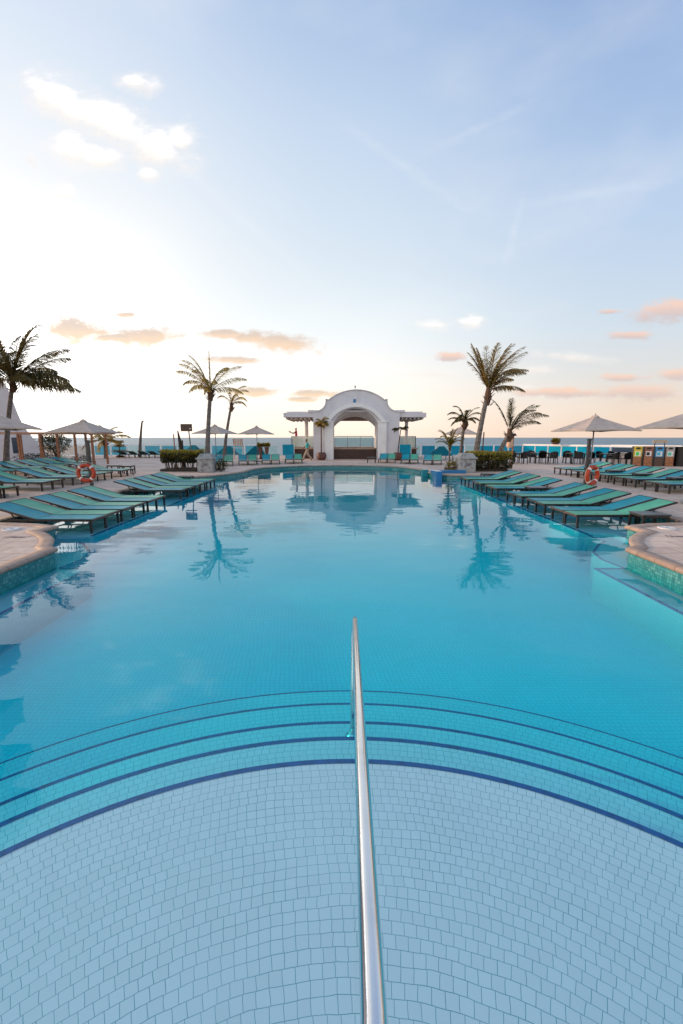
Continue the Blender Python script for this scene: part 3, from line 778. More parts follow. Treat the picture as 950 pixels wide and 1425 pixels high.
# right row standing on the wet shelf, near to far
for i, (y0, pr) in enumerate(zip((9.88, 11.55, 13.12, 15.2, 16.9, 18.62), ('mt', 'mt', 'mt', 'tm', 'mt', 'mt'))):
    for j, k in enumerate(pr):
        lounger(k, 5.5, y0 + .31 + j * W_L, 0, SHELF, f'{CN[k]} lounger of the {ORD[i]} pair along the right shelf of the pool', 'loungers standing in the shallow water right')
for i, (y0, pr) in enumerate(zip((9.32, 10.68, 12.12, 14.72, 16.15, 17.55), ('tm',) * 6)):
    for j, k in enumerate(pr):
        lounger(k, -5.5, y0 + .31 + j * W_L, math.pi, SHELF, f'{CN[k]} lounger of the {ORD[i]} pair along the left shelf of the pool', 'loungers standing in the shallow water left')
# dry rows on the paving
for i, (y0, pr) in enumerate(zip((14.2, 16.0, 17.75, 19.5, 21.3), ('tm', 'tm', 'mt', 'mt', 'mt'))):
    for j, k in enumerate(pr):
        lounger(k, 10.85 + .05 * i, y0 + .31 + j * W_L, 0, 0, f'{CN[k]} lounger of the {ORD[i]} pair in the dry row on the right paving', 'loungers on the right paving')
for i, (y0, pr) in enumerate(zip((12.55, 14.9, 16.75, 18.4, 20.4), ('tm',) * 5)):
    for j, k in enumerate(pr):
        lounger(k, -10.4, y0 + .31 + j * W_L, math.pi, 0, f'{CN[k]} lounger of the {ORD[i]} pair in the dry row on the left paving', 'loungers on the left paving')
for i, (y0, pr) in enumerate(zip((20.2, 22.0, 23.8, 25.6, 27.4), ('tm',) * 5)):
    for j, k in enumerate(pr):
        lounger(k, -15.2 - .25 * i, y0 + .31 + j * W_L, math.pi, 0, f'{CN[k]} lounger of the {ORD[i]} pair in the back row before the pergola', 'loungers before the pergola')
# rows across the far edge, heads towards the sea
def far_row(spots, label, group):
    for i, (x, y, a, pr) in enumerate(spots):
        for j, k in enumerate(pr):
            dx = (j - .5) * W_L
            lounger(k, x + dx * math.cos(R(a)), y + dx * math.sin(R(a)), R(a + 90), 0, f'{CN[k]} lounger of the {ORD[i]} pair {label}', group)
far_row([(-7.7, 28.2, 14, 'tm'), (-6.3, 29.2, 12, 'tm'), (-4.9, 30.0, 9, 'tm'), (-3.4, 30.8, 6, 'tm')], 'from the left planter beyond the far pool edge', 'loungers left of the arch')
far_row([(3.3, 31.6, -8, 'tm'), (4.8, 30.6, -10, 'tm'), (6.2, 29.6, -12, 'tm'), ], 'right of the arch on the far edge', 'loungers right of the arch')
for i, x in enumerate((-20.2, -18.3, -16.4, -14.2)):
    for j, k in enumerate('dg'):
        lounger(k, x + j * .9, 41.9, R(-90), 0, f'{CN[k]} lounger, {ORD[i]} pair from the left, facing sea by the left balustrade', 'loungers facing the sea far left')

# ---- low side tables
def make_table():
    t = empty('side_table', (0, 0, 0), 0, 'x', 'table')
    mb = MB(); mb.box((0, 0, .41), (.62, .5, .035), bevel=.006); mb.build('table_top', M['slate'], t)
    mb = MB()
    for s in (-1, 1): mb.box((s * .28, 0, .375), (.04, .44, .035)); mb.box((0, s * .22, .375), (.52, .04, .035))
    mb.build('apron', M['bronze'], t)
    for sx in (-1, 1):
        for sy in (-1, 1):
            l = MB(); l.box((sx * .28, sy * .22, .178), (.045, .045, .356)); l.build('leg', M['bronze'], t)
    return t
TB = make_table(); UT = {}
for x, y, z, lb in ((6.95, 9.58, SHELF, 'dark side table in the water before the nearest right lounger'),
                    (6.7, 14.78, SHELF, 'dark side table in the gap halfway along the right shelf row'),
                    (6.9, 20.25, SHELF, 'dark side table at the far end of the right shelf row'),
                    (12.3, 15.7, 0, 'dark side table before the second pair of the right dry row'),
                    (12.2, 17.45, 0, 'dark side table before the third pair of the right dry row'),
                    (12.2, 19.25, 0, 'dark side table between the third and fourth pair of the right dry row'),
                    (12.2, 21.0, 0, 'dark side table near the far end of the right dry row'),
                    (-12.6, 14.5, 0, 'dark side table beside the second pair of the left dry row'),
                    (-12.4, 18.2, 0, 'dark side table beside the fourth pair of the left dry row'),
                    (-11.1, 22.4, 0, 'dark side table past the far end of the left dry row'),
                    (-11.9, 22.7, 0, 'dark side table past the left dry row, the one nearer the pergola'),
                    (-6.9, 20.0 - 1.0, SHELF, 'dark side table at the far end of the left shelf row'),
                    (2.2, 31.9, 0, 'dark side table beside the right foot of the white arch')):
    place(TB, UT, (x, y, z), 0, lb, 'low side tables among the loungers')

# ---- parasols
def make_umbrella(size=1.12, rim=2.12, peak=2.68):
    t = empty('parasol', (0, 0, 0), 0, 'x', 'umbrella')
    mb = MB(); c = [(size * 1.41 * math.cos(k * math.pi / 2), size * 1.41 * math.sin(k * math.pi / 2)) for k in range(4)]
    nE, nR = 6, 6
    def pt(k, e, r):
        a, b = c[k], c[(k + 1) % 4]; t_ = e / nE
        x, y = interp(a[0], b[0], t_), interp(a[1], b[1], t_)
        sag = .05 * math.sin(math.pi * r) * (.3 + .7 * math.sin(math.pi * t_))
        edge = .035 * math.sin(math.pi * t_) * r * r
        return Vector((x * r * (1 - .03 * math.sin(math.pi * t_) * r), y * r * (1 - .03 * math.sin(math.pi * t_) * r), peak + (rim - peak) * r - sag * .6 + edge))
    for k in range(4):
        for ri in range(nR):
            for e in range(nE):
                q = [pt(k, e, ri / nR), pt(k, e + 1, ri / nR), pt(k, e + 1, (ri + 1) / nR), pt(k, e, (ri + 1) / nR)]
                if ri == 0: q = [q[0], q[2], q[3]]
                mb.face(q)
        for e in range(nE):          # thin turned-down hem
            a, b = pt(k, e, 1), pt(k, e + 1, 1)
            mb.face([a, b, b - Vector((0, 0, .045)), a - Vector((0, 0, .045))])
    bmesh.ops.remove_doubles(mb.bm, verts=mb.bm.verts, dist=.0005)
    mb.build('canopy', M['canvas'], t)
    mb = MB(); mb.lathe([(.16, peak - .07), (.15, peak - .03), (.09, peak + .02), (.03, peak + .03), (.028, peak + .09), (.001, peak + .1)], 16); mb.build('cap', M['canvas'], t)
    mb = MB(); mb.tube([(0, 0, .04), (0, 0, peak)], .024, 12); mb.build('pole', M['greysteel'], t, smooth=True)
    mb = MB(); mb.box((0, 0, .04), (.5, .5, .08), bevel=.015); mb.lathe([(.05, .08), (.04, .3)], 14); mb.build('base', M['stone'], t)
    for k in range(4):
        mb = MB(); mb.bar((0, 0, peak - .08), (c[k][0] * .97, c[k][1] * .97, rim - .005), .022); mb.bar((0, 0, peak - .62), (c[k][0] * .5, c[k][1] * .5, (peak + rim) / 2 - .05), .016); mb.build('rib', M['bronzelight'], t)
    return t
UM = make_umbrella(); UU = {}
for x, y, a, sc, lb in ((-10.85, 13.4, 8, 1.0, 'taupe parasol at the left edge, its canopy cut by the frame'),
                        (-11.85, 20.2, 42, .98, 'taupe parasol on the left paving between the lifebuoy post and the pergola'),
                        (-8.7, 30.2, 30, 1.0, 'taupe parasol behind the left planter palm'),
                        (-6.5, 33.6, 40, 1.0, 'taupe parasol between the left palms and the arch'),
                        (9.95, 17.3, 50, 1.0, 'taupe parasol beside the right lifebuoy post'),
                        (9.95, 12.1, 60, 1.0, 'taupe parasol at the right edge, its canopy cut by the frame'),
                        (8.5, 31.0, 20, .98, 'taupe parasol half hidden by the right planter palms')):
    o = place(UM, UU, (x, y, 0), R(a), lb, 'taupe square parasols'); o.scale = (sc * 1.0, sc * 1.0, sc)

# ---- lifebuoy posts
def make_post(hh):
    t = empty('lifebuoy_post', (0, 0, 0), 0, 'x', 'post')
    mb = MB(); mb.box((0, 0, hh / 2), (.1, .1, hh), bevel=.008); mb.build('pole', M['postmetal'], t)
    mb = MB(); mb.box((0, 0, hh + .015), (.13, .13, .03)); mb.build('cap', M['bronze'], t)
    mb = MB(); mb.bar((0, -.05, 1.08), (.0, -.17, 1.1), .03); mb.build('hook', M['greysteel'], t)
    return t
def make_ring():
    t = empty('lifebuoy', (0, 0, 0), 0, 'x', 'lifebuoy')
    mb = MB(); mb.torus(.295, .07, Matrix.Rotation(R(90), 4, 'X'), 40, 12); mb.build('ring', M['lifebuoy'], t, smooth=True)
    for k in range(4):
        a = k * math.pi / 2 + .78
        mb = MB(); mb.torus(.295, .074, Matrix.Rotation(R(90), 4, 'X'), 4, 12, a - .11, a + .11); mb.build('band', M['tape'], t, smooth=True)
    mb = MB()
    for k in range(4):
        a0 = k * math.pi / 2 + .78
        mb.tube([Vector(((.395 + .03 * math.sin(math.pi * i / 8)) * math.cos(a0 + i / 8 * math.pi / 2), 0, (.395 + .03 * math.sin(math.pi * i / 8)) * math.sin(a0 + i / 8 * math.pi / 2))) for i in range(9)], .009, 6)
    mb.build('grab_rope', M['rope'], t)
    return t
PP = make_post(1.72); PR = make_ring(); UP = {}
place(PP, UP, (-9.65, 16.6, 0), R(0), 'grey metal post carrying a lifebuoy on the left paving', 'lifebuoy posts')
o = place(PP, UP, (8.85, 15.6, 0), R(0), 'dark metal post carrying a lifebuoy on the right paving', 'lifebuoy posts'); o.scale = (1, 1, 1.03)
place(PR, UP, (-9.74, 16.46, .52), R(0), 'red-orange lifebuoy hung on the left post', 'lifebuoys')
o = place(PR, UP, (8.98, 15.44, .52), R(28), 'bright orange lifebuoy hung on the right post', 'lifebuoys')

# ---- stainless handrail into the pool
hr = empty('handrail', (.09, 3.06, -.48), 0, 'polished steel handrail sloping into the pool from the viewer', 'handrail')
pts = [(-.075 + .0, -4.3, .99 + .49)]
base = Vector((.09, 3.06, -.48))
path = [Vector((-.02, -.9, 1.23)), Vector((.05, .52, .968)), Vector((.098, 2.92, .525)), Vector((.101, 3.06, .50)), Vector((.102, 3.13, .47)), Vector((.1, 3.155, .43)), Vector((.099, 3.15, .37)), Vector((.095, 3.11, .2)), Vector((.09, 3.06, -.10)), Vector((.09, 3.06, -.455))]
sm_ = []
for i in range(len(path) - 1):
    nseg = 14 if (path[i + 1] - path[i]).length > .5 else 3
    for k in range(nseg):
        sm_.append(path[i].lerp(path[i + 1], k / nseg) - base)
sm_.append(path[-1] - base)
mb = MB(); mb.tube(sm_, .0212, 24); mb.build('rail', M['steel'], hr, smooth=True)
mb = MB(); mb.lathe([(.055, .002), (.055, .012), (.03, .03), (.024, .034)], 24, (0, 0, 0)); mb.build('flange', M['steel'], hr, smooth=True)
mb = MB(); mb.tube([Vector((.095, 2.76, .553)) - base, Vector((.0955, 2.775, .550)) - base], .0218, 24); mb.build('weld_collar', M['steel'], hr, smooth=True)

# ---- blue tiled spout block and small tiled pier on the right of the far pool
mb = MB(); mb.box((4.84, 21.75, -.33), (.32, .8, 1.06), bevel=.02); mb.box((5.75, 22.6, .09), (1.5, .18, .17), bevel=.02); mb.box((4.84, 22.42, .085), (.32, .55, .17), bevel=.02)
tag(mb.build('tiled_fountain_block', M['bluetile']), 'blue tiled fountain block at the right pool edge before the stone box', 'fountain')
mb = MB(); mb.box((4.55, 23.6, -.32), (.34, .34, .9), bevel=.02); tag(mb.build('tiled_pier', M['walltile'] and mat('teal_tile', (.02, .22, .26), .25)), 'small teal tiled pier standing in the water by the far right edge', 'pier')
# ---- skimmer lids and depth marking on the near paving
UL = {}
def make_lid():
    t = empty('skimmer_lid', (0, 0, 0), 0, 'x', 'lid')
    mb = MB(); mb.lathe([(.165, .004), (.165, .016), (.155, .022), (.001, .024)], 36); mb.build('lid', M['whitepaint'], t)
    mb = MB(); mb.lathe([(.15, .0225), (.15, .0265), (.12, .0265), (.12, .0225)], 36); mb.build('lid_ring', M['pale'], t)
    mb = MB(); mb.box((0, .0, .026), (.06, .02, .006)); mb.build('finger_grip', M['greysteel'], t)
    return t
LDm = make_lid()
place(LDm, UL, (-6.72, 8.6, 0), 0, 'round white skimmer lid in the near left paving', 'skimmer lids')
place(LDm, UL, (6.72, 8.72, 0), 0, 'round white skimmer lid in the near right paving', 'skimmer lids')
inkm = mat('purple_ink', (.07, .045, .10), .7)
def marking(x, y, rz, label):
    mb = MB(); q = 0
    for dx, w_, h_, sl_ in ((0, .016, .13, .05), (.05, .05, .016, 0), (.085, .016, .12, .05), (.14, .016, .07, .01), (.175, .016, .07, .01), (.21, .03, .07, 0), (.255, .016, .07, .01), (.29, .03, .07, 0), (.335, .016, .07, .01), (.37, .016, .12, .05)):
        mb.face([(dx, 0, .004), (dx + w_, 0, .004), (dx + w_ + sl_, h_, .004), (dx + sl_, h_, .004)])
    o = mb.build('painted_marking', inkm, loc=(x, y, .0015)); o.rotation_euler = (0, 0, rz); o.scale = (1.05, 1.25, 1)
    tag(o, label, 'marking', 'painted markings on the paving')
marking(6.15, 7.92, 0, 'small purple lettered marking painted on the near right paving')
marking(-6.35, 7.86, 0, 'small purple lettered marking painted on the near left paving')
mb = MB(); mb.box((6.9, 6.95, .012), (.95, .7, .016), bevel=.004); tag(mb.build('doormat', mat('brown_mat', (.10, .045, .04), .95, scale=30, bump=.5)), 'dark red brown mat at the right edge of the near paving', 'mat')

# ================================================================== plants
def leafcard(bm, p, d, up, L, wd):
    d = d.normalized(); s = d.cross(up)
    s = s.normalized() if s.length > 1e-4 else Vector((1, 0, 0))
    a, b, c_, e = p - s * wd * .15, p + d * L * .45 - s * wd * .5, p + d * L, p + d * L * .45 + s * wd * .5
    bm.faces.new([bm.verts.new(q) for q in (a, b, c_, e)])
def frond(bm, root, az, el, L, droop, rng, wind=(0, 0), leaf=.5, n=30, hang=.6, wd=.035):
    d = Vector((math.cos(az) * math.cos(el), math.sin(az) * math.cos(el), math.sin(el)))
    pts = [root.copy()]; p = root.copy(); steps = 12
    for i in range(steps):
        p = p + d * (L / steps); pts.append(p.copy())
        d = (d + Vector((wind[0], wind[1], 0)) * (.09 * (i + 2) / steps) + Vector((0, 0, -droop * (.22 + 1.75 * (i / steps) ** 1.4) / steps))).normalized()
    for i in range(steps):      # rachis as a thin three-sided rib
        r0 = .028 * (1 - i / steps) + .005; r1 = .028 * (1 - (i + 1) / steps) + .005
        t = (pts[i + 1] - pts[i]).normalized(); s = t.cross(Vector((0, 0, 1)))
        s = s.normalized() if s.length > 1e-3 else Vector((1, 0, 0)); u_ = s.cross(t)
        A = [pts[i] + s * r0, pts[i] - s * r0, pts[i] - u_ * r0]; B = [pts[i + 1] + s * r1, pts[i + 1] - s * r1, pts[i + 1] - u_ * r1]
        for k in range(3): bm.faces.new([bm.verts.new(q) for q in (A[k], A[(k + 1) % 3], B[(k + 1) % 3], B[k])])
    n = int(n * 1.7); wd = wd * .95
    for k in range(n):
        f = .12 + .88 * (k + rng.random() * .7) / n; i = min(steps - 1, int(f * steps)); q = pts[i].lerp(pts[i + 1], f * steps - i)
        t = (pts[i + 1] - pts[i]).normalized(); s = t.cross(Vector((0, 0, 1)))
        s = s.normalized() if s.length > 1e-3 else Vector((1, 0, 0))
        ll = (.3 if hang < .1 else 1) * leaf * (math.sin(math.pi * min(1, .18 + f * .80)) ** .6) * rng.uniform(.8, 1.15)
        for sg in (-1, 1):
            if hang < .1: ll *= .995
            up_ = max(0, t.z)
            dd = (t * rng.uniform(.45, .75) * (1 + 1.1 * up_) + s * sg * rng.uniform(.55, .85) + Vector((0, 0, -hang * (1 - .6 * up_) * rng.uniform(.5, 1.3))) + Vector((wind[0], wind[1], 0)) * .35).normalized()
            mid = q + dd * ll * .55; tip = mid + (dd + Vector((0, 0, -.45 * hang - .1))).normalized() * ll * .5
            nrm = dd.cross(s * sg + Vector((0, 0, .3))); w_ = dd.cross(Vector((rng.uniform(-.4, .4), rng.uniform(-.4, .4), 1)))
            w_ = (w_.normalized() if w_.length > 1e-3 else s) * wd * .5
            vs = [bm.verts.new(z) for z in (q - w_ * .6, q + w_ * .6, mid + w_, mid - w_)]
            bm.faces.new(vs); bm.faces.new((vs[3], vs[2], bm.verts.new(tip)))
def palm(name, base, topz, lean, tr, fronds, seed, label, lmat, cat='palm tree', leaf=.5, n=30, wd=.04, dry=0, nuts=False, swell=1.5, bootlen=.5):
    rng = random.Random(seed); t = empty(name, base, 0, label, cat, 'palm trees around the pool')
    H_ = topz - base[2]; pts = []; rad = []
    for i in range(26):
        f = i / 25; pts.append((lean[0] * f ** 1.4, lean[1] * f ** 1.4, H_ * f)); rad.append(tr * ((1.0 + (swell - 1) * (1 - f) ** 5) * (1 - .25 * f)) * (1 + .07 * (i % 2)))
    mb = MB(); mb.tube(pts, rad, 12); mb.build('trunk', M['trunk'], t)
    top = Vector(pts[-1])
    mb = MB(); mb.tube([top - Vector((lean[0] * .04, 0, bootlen)), top - Vector((0, 0, bootlen * .4)), top + Vector((0, 0, .22))], [tr * .8, tr * 1.35, tr * .7], 10)
    for k in range(14):
        a = rng.random() * 6.28; z = rng.uniform(-bootlen, .1); mb.tube([top + Vector((math.cos(a) * tr, math.sin(a) * tr, z)), top + Vector((math.cos(a) * tr * 2.4, math.sin(a) * tr * 2.4, z + .22))], [.035, .008], 5)
    mb.build('crown_shaft', M['boot'], t)
    mb = MB()
    for (az, el, L, droop, wx, wy, hang) in fronds: frond(mb.bm, top + Vector((0, 0, .08)), R(az), R(el), L, droop, rng, (wx, wy), leaf * L / 2.4, n, hang, wd)
    mb.build('crown', lmat, t, recalc=False)
    return t
def auto_fronds(rng, n, L, wind=.0, droop=1.5, el=(5, 66), hang=.6, az=None):
    out = []
    for k in range(n):
        a = az(rng) if az else k * 137.5 + rng.uniform(-15, 15)
        f = (k + .5) / n
        out.append((a, interp(el[1], el[0], f) + rng.uniform(-8, 8), L * rng.uniform(.82, 1.1), droop * rng.uniform(.75, 1.3), wind, 0, hang * rng.uniform(.7, 1.3)))
    return out
r = random.Random(5)
# left edge palm: dark fan, one long frond drooping to the right
fr1 = auto_fronds(r, 22, 3.5, .10, 1.1, (5, 68), .8) + [(-4, 22, 3.7, 2.0, .2, 0, 1.1), (8, 46, 3.6, 1.1, .35, 0, .7), (-12, 66, 3.1, 1.1, .45, 0, .7), (172, 75, 3.2, .6, -.2, 0, .5), (200, 60, 2.9, .8, 0, 0, .6)]
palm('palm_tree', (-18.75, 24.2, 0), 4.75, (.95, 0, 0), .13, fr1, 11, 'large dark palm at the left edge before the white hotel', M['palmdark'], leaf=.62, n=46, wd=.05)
# left planter palm: open crown with a spear, fronds right and left
fr2 = [(88, 88, 2.1, .05, 0, 0, .05), (178, 58, 2.3, 1.5, -.1, 0, .9), (165, 46, 2.5, 1.3, -.3, .1, .8), (200, 66, 2.2, 1.9, 0, 0, 1.0), (150, 30, 1.9, 2.2, 0, 0, 1.0), (215, 40, 1.7, 2.4, 0, 0, 1.1),
       (2, 54, 2.3, 1.3, .35, 0, .8), (-8, 34, 2.3, 1.3, .4, 0, 1.0), (12, 18, 1.9, 1.6, .2, 0, 1.1), (-30, 60, 2.0, 2.0, .2, 0, 1.0), (60, 62, 2.0, 1.8, .1, 0, .9), (250, 55, 1.9, 2.2, 0, 0, 1.0), (300, 40, 1.6, 2.3, .1, 0, 1.1), (120, 50, 1.8, 2.0, -.1, 0, 1.0), (270, 15, 1.3, 2.4, 0, 0, 1.1), (185, 72, 2.2, 1.3, -.2, 0, .8)]
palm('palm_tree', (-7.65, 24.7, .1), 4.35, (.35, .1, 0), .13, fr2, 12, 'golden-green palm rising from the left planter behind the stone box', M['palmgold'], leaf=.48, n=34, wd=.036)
# slim palm behind it, wind-folded crown
fr3 = [(20, 72, 2.0, 2.3, .3, 0, .9), (-10, 64, 2.0, 2.8, .3, 0, 1.0), (40, 50, 1.7, 3.2, .1, 0, 1.1), (200, 60, 1.4, 3.6, .2, 0, 1.1), (0, 30, 1.4, 3.2, .2, 0, 1.2), (-50, 60, 1.5, 3.2, .2, 0, 1.1), (120, 70, 1.5, 3.0, .3, 0, 1.1)]
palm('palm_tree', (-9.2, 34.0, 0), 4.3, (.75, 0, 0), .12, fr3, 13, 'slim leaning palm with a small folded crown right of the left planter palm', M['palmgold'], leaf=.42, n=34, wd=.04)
# low palm beyond the left parasol
fr4 = auto_fronds(random.Random(9), 15, 2.2, .05, 1.9, (0, 68), .7)
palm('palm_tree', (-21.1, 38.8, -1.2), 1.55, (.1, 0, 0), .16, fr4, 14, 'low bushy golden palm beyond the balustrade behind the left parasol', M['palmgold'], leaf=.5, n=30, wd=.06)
# big right planter palm, crown streaming to the right
fr5 = []
rr = random.Random(21)
for k in range(11):
    fr5.append((rr.uniform(-55, 55), rr.uniform(38, 76), rr.uniform(2.3, 3.1), rr.uniform(.9, 1.6), .30, 0, rr.uniform(.5, .9)))
for k in range(6):
    fr5.append((rr.uniform(80, 280), rr.uniform(58, 78), rr.uniform(2.2, 2.8), rr.uniform(.5, 1.1), .12, 0, rr.uniform(.5, .9)))
for k in range(4):
    fr5.append((rr.uniform(-40, 60), rr.uniform(15, 40), rr.uniform(1.5, 2.1), rr.uniform(1.0, 1.6), .25, 0, .9))
fr5 += [(180, 70, 2.5, .7, .0, 0, 1.0), (170, 62, 2.0, 1.0, 0, 0, 1.0)]
palm('palm_tree', (7.55, 24.6, .1), 4.35, (.55, 0, 0), .155, fr5, 15, 'tall palm in the right planter with crown blown to the right', leafmat('palm_leaf_warm', (.17, .125, .04), (.62, .42, .14), .6), leaf=.52, n=40, wd=.034, bootlen=.75)
# leaning palm right of it
fr6 = [(5, 52, 2.2, 1.7, .35, 0, .9), (-12, 46, 2.3, 1.6, .4, 0, .9), (15, 58, 2.1, 1.6, .35, 0, .9), (30, 62, 1.9, 1.6, .3, 0, .9), (-30, 66, 1.9, 1.4, .2, 0, .8), (70, 80, 1.9, .8, .1, 0, .7), (100, 84, 1.8, .5, .05, 0, .6), (172, 68, 2.1, 1.1, -.1, 0, .35), (0, 40, 1.9, 1.8, .3, 0, 1.0), (-5, 62, 2.2, 1.5, .4, 0, .9)]
palm('palm_tree', (8.65, 24.5, .1), 2.1, (.75, 0, 0), .14, fr6, 16, 'short leaning palm at the right end of the right planter', M['palmdark'], leaf=.46, n=36, wd=.034, swell=1.3)
# small fan palm left of the big one
fr7 = auto_fronds(random.Random(4), 13, 1.25, .02, 2.2, (5, 70), .7)
palm('palm_tree', (7.0, 25.6, .1), 2.75, (.15, 0, 0), .10, fr7, 17, 'small dark palm behind the stone box of the right planter', M['palmdark'], leaf=.42, n=30, wd=.04)
# yellow arching cane palm before it
fr8 = auto_fronds(random.Random(6), 13, 1.25, 0, 2.1, (40, 74), .5)
palm('cane_palm', (6.25, 25.2, 0), 1.25, (.02, 0, 0), .05, fr8, 18, 'slender yellow cane palm left of the right stone box', M['yellowleaf'], leaf=.4, n=26, wd=.035, bootlen=.2)
# bare storm-cut trunks on the left
for bx, by, h_, ln, lb in ((-19.3, 41.6, 3.3, .45, 'bare leaning palm trunk without crown by the far left balustrade'),):
    t = empty('palm_stump', (bx, by, 0), 0, lb, 'tree trunk'); mb = MB(); mb.tube([(ln * (i / 10) ** 1.4, 0, h_ * i / 10) for i in range(11)], [.17 - .009 * i for i in range(11)], 10); mb.build('trunk', M['trunk'], t)
    mb = MB(); rg = random.Random(3)
    for k in range(12): mb.tube([(ln, 0, h_), (ln + rg.uniform(-.1, .28), rg.uniform(-.2, .2), h_ + rg.uniform(-.02, .2))], [.03, .006], 5)
    mb.build('frayed_top', M['boot'], t)
t = empty('palm_stump', (-9.55, 25.9, 0), 0, 'dark broken palm stump beside a thin stake behind the left hedge', 'tree trunk')
mb = MB(); mb.tube([(.12, 0, 0), (.1, 0, .8), (0, 0, 1.4), (-.12, 0, 2.25)], [.13, .13, .12, .03], 9); mb.tube([(.06, 0, 1.0), (.12, 0, 1.7)], [.09, .04], 8); mb.build('trunk', mat('dark_bark', (.05, .035, .03), .9, bump=.6), t)
mb = MB(); mb.tube([(-9.9, 25.9, 0), (-9.93, 25.9, 2.05)], .035, 8); tag(mb.build('stake', M['wood']), 'thin brown stake left of the broken palm stump', 'stake')

# hedges and planters
def leaf_box(mb, x0, x1, y0, y1, z0, z1, nL, L, rng, shell=.6, bulge=.2):
    cx_, cy_ = (x0 + x1) / 2, (y0 + y1) / 2
    for _ in range(nL):
        x, y, z = rng.uniform(x0, x1), rng.uniform(y0, y1), rng.uniform(z0, z1)
        if rng.random() < shell:
            f = rng.choice('xXyYzz')
            if f == 'x': x = x0
            elif f == 'X': x = x1
            elif f == 'y': y = y0
            elif f == 'Y': y = y1
            else: z = z1
        ax_, ay_ = (x - cx_) / max(.01, (x1 - x0) / 2), (y - cy_) / max(.01, (y1 - y0) / 2); r4 = (ax_ ** 4 + ay_ ** 4) ** .25
        if r4 > 1e-3: q4 = max(abs(ax_), abs(ay_)) / r4; x = cx_ + (x - cx_) * q4; y = cy_ + (y - cy_) * q4
        nz = noise.noise(Vector((x * 2.2, y * 2.2, z * 2.2)))
        k = 1 + bulge * nz * 2
        p = Vector((cx_ + (x - cx_) * k, cy_ + (y - cy_) * k, z0 + (z - z0) * (1 + bulge * nz)))
        d = Vector((rng.uniform(-1, 1), rng.uniform(-1, 1), rng.uniform(-.2, 1.0)))
        leafcard(mb.bm, p, d, Vector((rng.uniform(-1, 1), rng.uniform(-1, 1), rng.uniform(-1, 1))), L * rng.uniform(.7, 1.3), L * .55)
def hedge(label, x0, x1, y0, y1, z0, z1, seed, open_stems=False):
    rng = random.Random(seed); t = empty('hedge', ((x0 + x1) / 2, (y0 + y1) / 2, 0), 0, label, 'hedge'); off = Vector(t.location)
    mb = MB(); zl = z0 + (z1 - z0) * (.35 if open_stems else 0)
    leaf_box(mb, x0 - off.x, x1 - off.x, y0 - off.y, y1 - off.y, zl, z1 - .12, 5200, .11, rng)
    mb.build('foliage', M['hedge'], t, recalc=False)
    mb = MB(); leaf_box(mb, x0 - off.x, x1 - off.x, y0 - off.y, y1 - off.y, z1 - .34, z1 + .06, 2800, .11, rng, .5); mb.build('new_growth', M['hedgetop'], t, recalc=False)
    mb = MB()
    for k in range(26):
        a, b = rng.uniform(x0, x1) - off.x, rng.uniform(y0, y1) - off.y
        mb.tube([(a, b, z0), (a + rng.uniform(-.1, .1), b, (z0 + z1) / 2), (a + rng.uniform(-.2, .2), b, z1 - .15)], [.022, .018, .008], 5)
    mb.build('stem', M['boot'], t)
hedge('clipped hedge with yellow tips and bare stems left of the left stone box', -10.1, -8.15, 24.2, 25.5, .1, 1.02, 31, True)
hedge('rounded dark clipped hedge right of the right stone box', 7.15, 9.4, 23.9, 25.4, .08, .95, 32)
for x0, x1, y0, y1, lb in ((-10.2, -7.0, 23.75, 25.8, 'soil bed at the foot of the left hedge and palm'), (6.0, 9.4, 23.85, 25.9, 'soil bed at the foot of the right hedge and palms')):
    mb = MB(); mb.prism(rounded([(x0, y0), (x1, y0), (x1, y1), (x0, y1)], 3), .002, .1)
    tag(mb.build('planting_bed', M['soil']), lb, 'planting bed')
# stone boxes
def stone_box(x, y, w_, h_, label):
    t = empty('stone_box', (x, y, 0), R(4), label, 'stone box', 'grey stone boxes at the planters')
    mb = MB(); mb.box((0, 0, h_ * .36), (w_, w_, h_ * .72), bevel=.03); mb.build('body', M['stone'], t)
    mb = MB(); mb.box((0, 0, h_ * .75), (w_ + .14, w_ + .14, h_ * .07), bevel=.015); mb.build('cornice', M['stone'], t)
    mb = MB(); q = w_ / 2
    lo = [(-q, -q, h_ * .787), (q, -q, h_ * .787), (q, q, h_ * .787), (-q, q, h_ * .787)]; hi = [(a * .68, b * .68, h_) for a, b, c_ in lo]
    mb.face(hi)
    for i in range(4): mb.face([lo[i], lo[(i + 1) % 4], hi[(i + 1) % 4], hi[i]])
    mb.build('stepped_top', M['stone'], t)
    mb = MB(); rg = random.Random(2)
    for k in range(7): mb.tube([(rg.uniform(-.25, .25) * w_, -q - .006, h_ * rg.uniform(.3, .5)), (rg.uniform(-.25, .25) * w_, -q - .006, h_ * rg.uniform(.3, .5))], .007, 5)
    mb.build('carved_emblem', inkm, t)
stone_box(-7.35, 23.6, .82, .98, 'square grey stone box with faint carved emblem at the left planter')
stone_box(6.72, 23.5, .86, 1.02, 'square grey stone box with faint purple carved emblem at the right planter')
